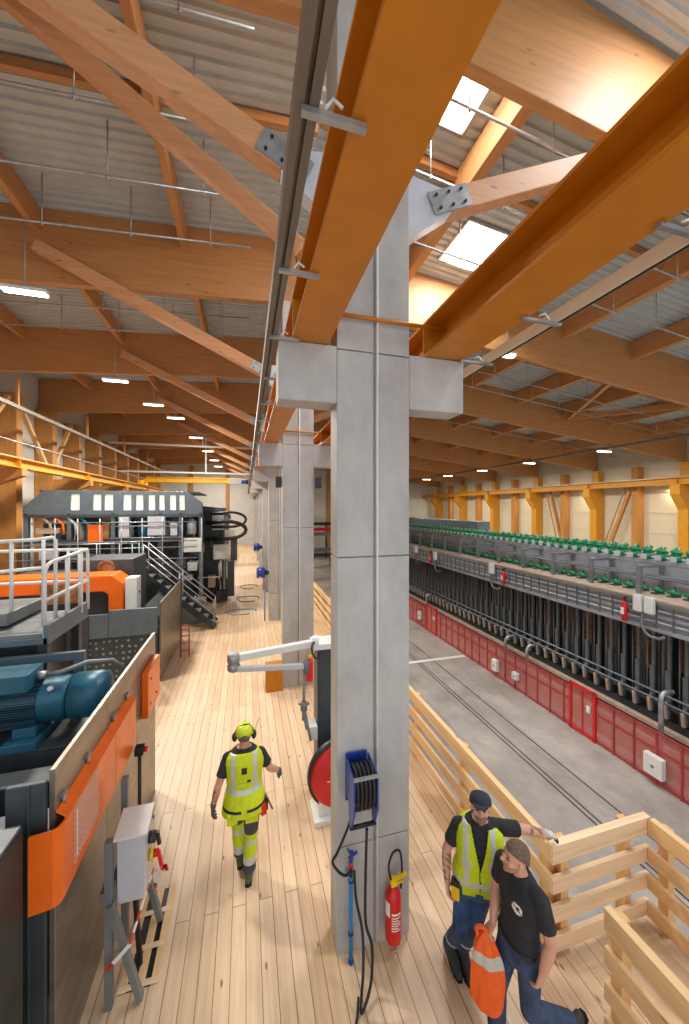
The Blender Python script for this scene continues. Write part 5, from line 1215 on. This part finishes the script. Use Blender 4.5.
def make_person(label, loc, rz, J, look):
    root = thing('person', loc, label, 'person', None); root.rotation_euler = (0, 0, rz)
    HR = rotm(*J['head_rot']); hc = V(J['head'])
    def H(x, y, z): return hc + HR @ V((x, y, z))
    mb = MB()
    mb.loft(torso_rings(J, 0, -0.2, 1.05))
    for s in 'lr':
        sh, el, wr = V(J['sh_'+s]), V(J['el_'+s]), V(J['wr_'+s])
        mb.caps(sh, 0.056, el, 0.042); mb.caps(el, 0.043, el.lerp(wr, 0.35), 0.045); mb.caps(el.lerp(wr, 0.35), 0.045, wr, 0.028)
        mb.caps(V(J['neck'])-V((0, 0, 0.03)), 0.05, sh, 0.055)
        hip, kn, an = V(J['hip_'+s]), V(J['kn_'+s]), V(J['an_'+s])
        mb.caps(hip, 0.085, kn, 0.055); mb.caps(kn, 0.055, kn.lerp(an, 0.3), 0.055); mb.caps(kn.lerp(an, 0.3), 0.055, an, 0.04)
        sf = (kn-an).normalized(); fd = (V(J['toe_'+s])-(an-sf*0.05)).normalized(); mb.caps(an, 0.038, an-sf*0.055+fd*0.12, 0.026)
        hd = J['hand_'+s]; hand_prims(mb, wr, hd[0], hd[1], hd[2], hd[3])
    mb.caps(V(J['neck'])-V((0, 0, 0.02)), 0.062, H(0, -0.02, -0.05), 0.055)
    mb.ell(H(0, -0.012, 0.028), (0.077, 0.097, 0.090), HR); mb.ell(H(0, 0.022, -0.03), (0.062, 0.070, 0.085), HR)
    mb.ell(H(0, 0.040, -0.078), (0.047, 0.044, 0.038), HR); mb.ell(H(0, 0.068, -0.100), (0.022, 0.018, 0.016), HR)
    mb.caps(H(0, 0.088, 0.012), 0.009, H(0, 0.110, -0.024), 0.0125, 8); mb.ell(H(0.010, 0.100, -0.028), 0.009, HR, 8, 6); mb.ell(H(-0.010, 0.100, -0.028), 0.009, HR, 8, 6)
    mb.caps(H(-0.042, 0.066, 0.022), 0.012, H(0.042, 0.066, 0.022), 0.012, 8)
    mb.ell(H(0, 0.084, -0.056), (0.025, 0.013, 0.006), HR, 10, 6); mb.ell(H(0, 0.083, -0.066), (0.021, 0.013, 0.006), HR, 10, 6)
    for s in (-1, 1):
        mb.ell(H(s*0.040, 0.058, -0.03), (0.024, 0.026, 0.024), HR, 10, 8)
        mb.ell(H(s*0.031, 0.071, 0.002), (0.013, 0.013, 0.010), HR, 8, 6)
        mb.ell(H(s*0.080, -0.008, -0.008), (0.010, 0.019, 0.032), HR, 10, 8)
    me = remeshed(mb, 0.0052, 1)
    HI = HR.inverted()
    def pick(c):
        q = HI @ (c-hc); x, y, z = abs(q.x), q.y, q.z
        if y > 0.04 and abs(z) < 0.13:
            if abs(x-0.031) < 0.013 and abs(z-0.003) < 0.0065 and y > 0.066: return 1
            if abs(z-0.0235) < 0.006 and 0.012 < x < 0.048: return 2
            if abs(z+0.061) < 0.009 and x < 0.023 and y > 0.08: return 3
        if look.get('beard') and -0.14 < z < -0.038 and y > -0.01 and c.z > J['neck'][2]+0.06 and not (z > -0.045 and x < 0.02): return 4
        for s in look.get('tattoo', ''):
            el, wr = V(J['el_'+s]), V(J['wr_'+s]); ax = (wr-el); L = ax.length; ax.normalize(); h = (c-el).dot(ax)
            if 0.02 < h < L-0.02 and ((c-el)-ax*h).length < 0.06 and math.sin(h*70+c.x*60)*math.sin(c.y*90+h*25) > 0.05: return 5
        return 0
    pobj('body', me, ['skin', 'eye', 'hair', 'lip', look.get('beard', 'stubble'), 'tattoo'], root, pick)
    # hair: a thin cap over the skull, open at the face
    if look.get('hair'):
        mb = MB(); mb.ell(H(0, -0.014, 0.030), (0.0795, 0.0985, 0.0935), HR, 20, 14); mb.ell(H(0, -0.045, -0.01), (0.074, 0.066, 0.075), HR, 16, 10)
        me = remeshed(mb, 0.006, 1)
        def away(c):
            q = HI @ (c-hc); y = q.y
            th = 0.062 if y > 0.06 else (0.03+0.032*(y+0.02)/0.08 if y > -0.02 else (0.03-0.05*(-0.02-y)/0.07 if y > -0.09 else -0.02))
            return q.z < th
        pobj('hair', cut(me, away), ['hair'], root, None, 0.006)
    # t-shirt
    mb = MB(); mb.loft(torso_rings(J, 0.014, look.get('shirt_lo', 0.0), 1.05))
    for s in 'lr':
        sh, el = V(J['sh_'+s]), V(J['el_'+s]); e = sh.lerp(el, 0.66)
        mb.caps(V(J['neck'])-V((0, 0, 0.03)), 0.064, sh, 0.069)
        mb.ell(sh, 0.069); mb.cyl(sh, e, 0.068, 14, 0.066)
    me = remeshed(mb, 0.008, 2)
    pobj('t_shirt', me, ['shirt', 'label'], root, look.get('shirt_pick'))
    mb = MB(); c = V(J['neck'])+V((0, 0, 0.005)); tilt = (H(0, -0.02, -0.05)-V(J['neck'])).normalized()
    mb.lathe(c, [(0.078, -0.03), (0.071, 0.012), (0.066, 0.022), (0.060, 0.016)], 20, tilt); pobj('collar', mb.mesh('collar'), ['shirt'], root)
    # trousers
    mb = MB(); mb.loft(torso_rings(J, 0.013, -0.21, 0.14))
    for s in 'lr':
        hip, kn, an = V(J['hip_'+s]), V(J['kn_'+s]), V(J['an_'+s])
        lb = J.get('legs', 1.0); mb.caps(hip, 0.098*lb, kn, 0.072*lb); mb.caps(kn, 0.072*lb, kn.lerp(an, 0.4), 0.070*lb); mb.cyl(kn.lerp(an, 0.35), kn.lerp(an, 0.97), 0.070*lb, 14, 0.066*lb)
        mb.ell(hip+V((0, -0.04, 0.02)), (0.085, 0.09, 0.10))
        # creases at the knee and ankle
        for f, r in ((0.55, 0.072*lb), (0.78, 0.071*lb), (0.93, 0.070*lb)):
            c = kn.lerp(an, f); mb.ell(c+V((0.008, 0.01, 0)), (r, r, 0.02), None, 12, 6)
    me = remeshed(mb, 0.008, 2)
    pobj('trousers', me, look['trouser_mats'], root, look.get('trouser_pick'))
    # boots
    for s in 'lr':
        an, toe, kn = V(J['an_'+s]), V(J['toe_'+s]), V(J['kn_'+s])
        shaft = (kn-an).normalized(); fd = (toe-(an-shaft*0.05)); fd.normalize()
        down = -(shaft - fd*shaft.dot(fd)).normalized() if abs(shaft.dot(fd)) < 0.98 else V((0, 0, -1))
        heel = an + down*0.055 - fd*0.05; ball = an + fd*0.14 + down*0.058; tip = an + fd*0.205 + down*0.060
        mb = MB(); mb.cyl(an+shaft*0.10, an-shaft*0.02, 0.056, 14, 0.056); mb.caps(heel, 0.042, ball, 0.047); mb.caps(an, 0.055, ball-down*0.01, 0.046); mb.caps(ball, 0.046, tip, 0.038)
        me = remeshed(mb, 0.007, 2); bo = pobj('boot', me, [look['boot']], root)
        sd = fd.cross(down).normalized(); mb = MB()
        o0 = an+down*0.094
        outline = [(-0.095, 0.0), (-0.08, 0.038), (0.0, 0.04), (0.10, 0.05), (0.19, 0.044), (0.243, 0.02), (0.243, -0.02), (0.19, -0.044), (0.10, -0.05), (0.0, -0.04), (-0.08, -0.038)]
        mb.prism([o0+fd*a+sd*b for a, b in outline], down*0.016); pobj('sole', mb.mesh('sole'), ['sole'], bo)
    return root, H, HR

# --- the worker walking away, back to the viewer
J1 = dict(pelvis=(0, 0, 0.97), chest=(0, 0.06, 1.24), neck=(0, 0.07, 1.53), head=(0.0, 0.09, 1.69), head_rot=(0.0, 0.10, 0), bulk=0.03,
    sh_l=(-0.195, 0.05, 1.46), sh_r=(0.195, 0.06, 1.45), el_l=(-0.30, -0.04, 1.20), el_r=(0.31, 0.12, 1.20), wr_l=(-0.355, 0.0, 0.955), wr_r=(0.435, 0.29, 1.02),
    legs=1.14, hip_l=(-0.09, 0.01, 0.95), hip_r=(0.09, 0, 0.94), kn_l=(-0.08, 0.22, 0.55), kn_r=(0.08, 0.03, 0.51), an_l=(-0.055, 0.14, 0.17), an_r=(0.055, -0.04, 0.11), toe_l=(-0.06, 0.31, 0.09), toe_r=(0.065, 0.15, 0.06),
    hand_l=((-0.15, 0.1, -1), (0.9, 0.1, -0.1), 1, 0.55), hand_r=((0.35, 0.55, -0.6), (-0.75, 0.2, -0.3), -1, 0.75))
def tp1(c):
    z = c.z
    if z < 0.22 or z > 0.55: return 0
    if z < 0.30 or 0.43 < z < 0.475: return 2
    return 1
p1, H, HR = make_person('worker in yellow vest and ear defenders walking away along the plank floor', (-0.02, 4.50, 0), 0.0, J1,
    dict(trouser_mats=['navy', 'lime', 'silver'], trouser_pick=tp1, boot='boot_g', shirt_lo=0.0, tattoo='l', hair=True))
mb = MB(); mb.loft(torso_rings(J1, 0.034, -0.17, 0.99, 0.97, 0.09)); me = remeshed(mb, 0.007, 2)
def vp1(c):
    x, y, z = c.x, c.y, c.z
    if y < 0.08:
        if abs(abs(x)-0.125) < 0.024 and z > 1.16: return 1
        if abs(z-1.145) < 0.024: return 1
        if (0.955 < z < 0.985 and abs(x) > 0.03): return 2
        if abs(x-0.0) < 0.03 and abs(z-1.385) < 0.035: return 2
        if abs(x-0.055) < 0.02 and abs(z-1.265) < 0.014: return 2
        if -0.08 < x < 0.07 and abs(z-1.245) < 0.005: return 3
    return 0
v = pobj('safety_vest', cut(me, lambda c: c.z > 1.55), ['lime', 'silver', 'bolt', 'grey'], p1, vp1, 0.006)
mb = MB()
for x0, x1 in ((-0.17, -0.07), (0.02, 0.15)): mb.cbox(((x0+x1)/2, -0.165, 0.845), (x1-x0, 0.035, 0.13), rotm(0, 0.1))
me = remeshed(mb, 0.008, 2); pobj('vest_pocket', me, ['lime'], v) if False else None
mb = MB(); mb.cbox((-0.135, -0.17, 0.885), (0.12, 0.04, 0.13)); pobj('vest_pocket', remeshed(mb, 0.007, 2), ['lime'], v)
mb = MB(); mb.cbox((0.085, -0.185, 0.885), (0.15, 0.04, 0.13)); pobj('vest_pocket', remeshed(mb, 0.007, 2), ['lime'], v)
for s, k in (('l', 1), ('r', -1)):
    hd = J1['hand_'+s]; mb = MB(); hand_prims(mb, J1['wr_'+s], hd[0], hd[1], hd[2], hd[3], 0.003)
    w = V(J1['wr_'+s]); d = V(hd[0]).normalized(); mb.cyl(w-d*0.05, w+d*0.01, 0.036, 12, 0.034)
    pobj('glove', remeshed(mb, 0.005, 1), ['glove'], p1)
mb = MB(); mb.lathe(H(0, -0.006, 0.03), [(0.104, 0), (0.103, 0.03), (0.096, 0.06), (0.076, 0.088), (0.045, 0.102), (0.01, 0.106)], 28, HR @ V((0, 0, 1)))
mb.lathe(H(0, 0.01, 0.026), [(0.112, 0), (0.115, 0.004), (0.104, 0.012)], 28, HR @ V((0, 0, 1))); hm = pobj('helmet', mb.mesh('helmet'), ['helmet'], p1)
mb = MB(); mb.bar(H(0, -0.08, 0.105), H(0, 0.07, 0.125), 0.035, 0.014); pobj('helmet_ridge', mb.mesh('helmet_ridge'), ['helmet'], hm)
for s in (-1, 1):
    mb = MB(); mb.ell(H(s*0.115, -0.004, -0.012), (0.034, 0.045, 0.055), HR); pobj('ear_defender', remeshed(mb, 0.007, 1), ['ear'], p1)
mb = MB(); mb.tube([H(0.112*math.cos(a), -0.01, 0.03+0.112*math.sin(a)) for a in [PI*i/14 for i in range(15)]], 0.006, 6); pobj('headband', mb.mesh('headband'), ['ear'], p1)
mb = MB(); mb.tube([H(0.125, 0.0, 0.02), H(0.15, 0.02, 0.10), H(0.185, 0.03, 0.17)], 0.003, 6); pobj('antenna', mb.mesh('antenna'), ['ear'], p1)
mb = MB(); mb.cbox((0.215, -0.13, 0.90), (0.06, 0.07, 0.11), rotm(0.5, 0)); pobj('red_pouch', mb.mesh('red_pouch'), ['red'], p1)
mb = MB(); mb.cbox((0.25, -0.05, 0.91), (0.04, 0.09, 0.14), rotm(0.2, 0)); pobj('tool_pouch', mb.mesh('tool_pouch'), ['shirt'], p1)
mb = MB(); mb.cyl((0.25, -0.05, 1.01), (0.33, -0.12, 0.86), 0.011, 8); pobj('hammer_handle', mb.mesh('hammer_handle'), ['rust'], p1)

# --- the worker leaning on the railing corner
R2 = math.radians(152); B2 = V((2.13, 2.955, 0))
J2 = dict(pelvis=(0.015, 0.0, 0.95), chest=(-0.01, 0.03, 1.22), neck=(-0.03, 0.0, 1.51), head=(-0.03, 0.055, 1.675), head_rot=(-0.12, 0.34, 0.03),
    sh_l=(-0.225, -0.03, 1.455), sh_r=(0.165, 0.01, 1.44), el_l=(-0.47, -0.14, 1.385), el_r=(0.275, 0.0, 1.175), wr_l=(-0.69, -0.27, 1.27), wr_r=(0.275, 0.085, 0.945),
    hip_l=(-0.075, 0.0, 0.94), hip_r=(0.105, 0.0, 0.94), kn_l=(0.03, 0.05, 0.53), kn_r=(0.16, 0.10, 0.52), an_l=(0.115, -0.13, 0.11), an_r=(0.235, -0.14, 0.11), toe_l=(0.065, 0.05, 0.06), toe_r=(0.17, 0.04, 0.06),
    hand_l=((-0.78, -0.40, -0.30), (0.05, 0.1, -1), 1, 0.5), hand_r=((-0.12, 0.25, -1), (-0.95, 0.2, 0.0), -1, 0.6))
p2, H, HR = make_person('worker in cap and yellow vest leaning one hand on the railing corner', tuple(B2), R2, J2,
    dict(trouser_mats=['jeans', 'silver', 'jeans2'], trouser_pick=lambda c: 1 if 0.235 < c.z < 0.27 else (2 if c.z < 0.58 else 0), boot='boot', shirt_lo=0.0, beard='beard', hair=True, tattoo='rl'))
mb = MB(); mb.loft(torso_rings(J2, 0.034, 0.05, 0.99, 0.97, 0.06)); me = remeshed(mb, 0.007, 2)
def cv2(c):
    if c.z > 1.52: return True
    return c.y > 0.02 and c.z > 1.16 and abs(c.x+0.015) < (c.z-1.16)*0.22
def vp2(c):
    x = c.x+0.01; z = c.z
    if c.y > 0.0:
        if abs(abs(x)-0.118) < 0.023 and z > 1.06: return 1
        if abs(z-1.05+abs(x)*0.12) < 0.020: return 1
        if abs(abs(x)-0.112) < 0.045 and abs(z-1.225) < 0.03: return 1
        if abs(x) < 0.004: return 2
    elif abs(z-1.06) < 0.025: return 1
    return 0
v = pobj('safety_vest', cut(me, cv2), ['lime', 'silver', 'bolt'], p2, vp2, 0.006)
for x in (-0.10, 0.085):
    mb = MB(); mb.cbox((x, 0.155, 0.98), (0.12, 0.02, 0.10), rotm(0, 0, 0)); pobj('vest_pocket', remeshed(mb, 0.007, 2), ['lime'], v)
mb = MB(); mb.lathe(H(0, -0.012, 0.045), [(0.100, -0.012), (0.102, 0.0), (0.096, 0.03), (0.080, 0.062), (0.045, 0.078), (0.008, 0.082)], 24, HR @ V((0, 0, 1))); cp = pobj('cap', mb.mesh('cap'), ['cap'], p2)
mb = MB(); mb.prism([H(-0.07, 0.06, 0.048), H(-0.064, 0.115, 0.040), H(-0.036, 0.155, 0.032), H(0.036, 0.155, 0.032), H(0.064, 0.115, 0.040), H(0.07, 0.06, 0.048)], HR @ V((0, 0, 0.007))); pobj('cap_peak', mb.mesh('cap_peak'), ['cap'], cp)
hd = J2['hand_l']; mb = MB(); hand_prims(mb, J2['wr_l'], hd[0], hd[1], hd[2], hd[3], 0.003); w = V(J2['wr_l']); d = V(hd[0]).normalized(); mb.cyl(w-d*0.06, w+d*0.01, 0.037, 12, 0.035)
tipz = w+d*0.115
pobj('glove', remeshed(mb, 0.005, 1), ['glove_w', 'ear'], p2, lambda c: 1 if (c-w).dot(d) > 0.095 else 0)
mb = MB(); mb.cbox((0.20, 0.12, 0.90), (0.075, 0.045, 0.13), rotm(-0.3, 0)); po = pobj('tape_pouch', remeshed(mb, 0.006, 2), ['yellow'], p2)
mb = MB(); mb.cbox((0.20, 0.12, 0.99), (0.08, 0.05, 0.05), rotm(-0.3, 0)); pobj('belt_clip', mb.mesh('belt_clip'), ['bolt'], po)
mb = MB()
for a, b_ in (((-0.16, 0.13, 1.00), (-0.20, 0.17, 0.86)), ((-0.18, 0.11, 1.0), (-0.26, 0.14, 0.90)), ((-0.17, 0.12, 0.99), (-0.23, 0.19, 0.93))): mb.caps(a, 0.035, b_, 0.028)
pobj('tucked_gloves', remeshed(mb, 0.007, 2), ['lime', 'bolt'], p2, lambda c: 1 if math.sin(c.z*70+c.x*40) > 0.6 else 0)

# --- the worker in a black polo stepping past with an orange vest
R3 = math.radians(90); B3 = V((2.15, 2.43, 0))
J3 = dict(bulk=-0.004, pelvis=(0, 0.0, 0.95), chest=(0, -0.03, 1.22), neck=(0, -0.02, 1.51), head=(-0.015, 0.045, 1.67), head_rot=(-0.25, 0.12, 0),
    sh_l=(-0.18, -0.05, 1.45), sh_r=(0.18, 0.0, 1.45), el_l=(-0.245, -0.08, 1.19), el_r=(0.23, 0.03, 1.18), wr_l=(-0.235, -0.01, 0.97), wr_r=(0.12, 0.15, 1.02),
    hip_l=(-0.09, -0.02, 0.94), hip_r=(0.09, -0.01, 0.94), kn_l=(-0.09, -0.03, 0.50), kn_r=(0.09, 0.13, 0.53), an_l=(-0.10, -0.44, 0.26), an_r=(0.09, 0.13, 0.11), toe_l=(-0.10, -0.40, 0.08), toe_r=(0.09, 0.31, 0.06),
    hand_l=((0.1, 0.2, -1), (0.95, 0.1, 0.0), 1, 0.6), hand_r=((-0.25, 0.75, -0.35), (-0.3, -0.2, -0.9), -1, 1.15))
def sp3(c):
    a, b_ = c.x+0.085, c.z-1.335
    return 1 if c.y > 0.05 and a*a+b_*b_ < 0.0016 and not (abs(b_-a*0.6) < 0.006 or (a+0.01)**2+(b_-0.01)**2 < 0.00012) else 0
p3_, H, HR = make_person('short-haired worker in black polo and jeans stepping past with an orange vest', tuple(B3), R3, J3,
    dict(trouser_mats=['jeans2', 'bolt'], trouser_pick=lambda c: 0, boot='boot', shirt_lo=0.10, shirt_pick=sp3, beard='stubble', hair=True))
mb = MB(); mb.loft(torso_rings(J3, 0.021, 0.075, 0.135)); pobj('belt', remeshed(mb, 0.007, 1), ['bolt'], p3_)

# the orange hi-vis vest hanging from his hand
wr = V(J3['wr_r']); hd = V(J3['hand_r'][0]).normalized(); grip = wr + hd*0.085
Rz = Matrix.Rotation(R3, 3, 'Z'); g = B3 + Rz @ (grip + V((0.0, 0.0, -0.02)))
mb = MB(); ax = V((0.80, -0.60, 0)); ay = V((0.60, 0.80, 0))
prof = [(0.05, 0.018, 0.018, 0), (0.02, 0.035, 0.03, -0.01), (-0.04, 0.07, 0.045, -0.015), (-0.12, 0.105, 0.055, -0.01), (-0.22, 0.12, 0.058, 0.0), (-0.34, 0.128, 0.056, 0.005), (-0.46, 0.130, 0.055, 0.0), (-0.56, 0.122, 0.052, -0.01), (-0.60, 0.10, 0.045, -0.02), (-0.63, 0.07, 0.03, -0.025)]
base = len(mb.v); n = 36
for i, (dz, a, b_, off) in enumerate(prof):
    for k in range(n):
        t_ = 2*PI*k/n; fo = 1 + 0.12*math.sin(5*t_+0.6*i) + 0.06*math.sin(9*t_-0.9*i)
        mb.v.append(g + ax*(off+a*fo*math.cos(t_)) + ay*b_*fo*math.sin(t_) + V((0, 0, dz-0.03*math.cos(t_)*(i > 7))))
for i in range(len(prof)-1):
    for k in range(n):
        mb.f.append([base+i*n+k, base+i*n+(k+1) % n, base+(i+1)*n+(k+1) % n, base+(i+1)*n+k]); mb.sm.append(True)
        mb.mi.append(1 if i == 3 else 0)
mb.f.append([base+k for k in range(n)]); mb.sm.append(True); mb.mi.append(0)
mb.f.append([base+(len(prof)-1)*n+k for k in range(n)]); mb.sm.append(True); mb.mi.append(0)
t = thing('safety_vest', tuple(g-V((0, 0, 0.68))), 'bright orange safety vest with grey band hanging from a hand', 'safety vest')
fb = mb.build('fabric', [M['hi_orange'], M['silver']], t); sb = fb.modifiers.new('s', 'SUBSURF'); sb.levels = 1; sb.render_levels = 1
b = MB(); b.tube(smooth([tuple(g+ax*-0.06+V((0, 0, -0.05))), tuple(g+ax*-0.085+V((0, 0, 0.02))), tuple(g+ax*-0.04+V((0, 0, 0.05))), tuple(g+ax*0.02+V((0, 0, 0.02)))]), 0.017, 8); b.build('collar_fold', M['hi_orange'], t)
# ------------------------------------------------------------------ camera, world fill, view
cam = bpy.data.cameras.new('camera'); co = bpy.data.objects.new('camera', cam); COL.objects.link(co)
co.location = (0, 0, 4.5); co.rotation_euler = (PI/2, 0, -math.radians(15.466))
cam.sensor_fit = 'VERTICAL'; cam.sensor_height = 36.0; cam.lens = 356.0/1024*36.0
cam.shift_y = -4.0/1024; cam.clip_start = 0.05; cam.clip_end = 200
scene.camera = co
w = bpy.data.worlds.new('daylight'); scene.world = w; w.use_nodes = True
nt = w.node_tree; bg = nt.nodes['Background']
bg.inputs['Color'].default_value = (0.92, 0.96, 1.0, 1); bg.inputs['Strength'].default_value = 1.0  # added frontal fill, entering the hall end left open behind the camera
scene.view_settings.view_transform = 'Standard'; scene.view_settings.look = 'None'
scene.view_settings.gamma = 1.0; scene.view_settings.use_curve_mapping = False
scene.view_settings.exposure = 0.28
scene.cycles.use_denoising = True
scene.cycles.max_bounces = 8; scene.cycles.diffuse_bounces = 5; scene.cycles.transparent_max_bounces = 12
scene.cycles.sample_clamp_indirect = 6.0
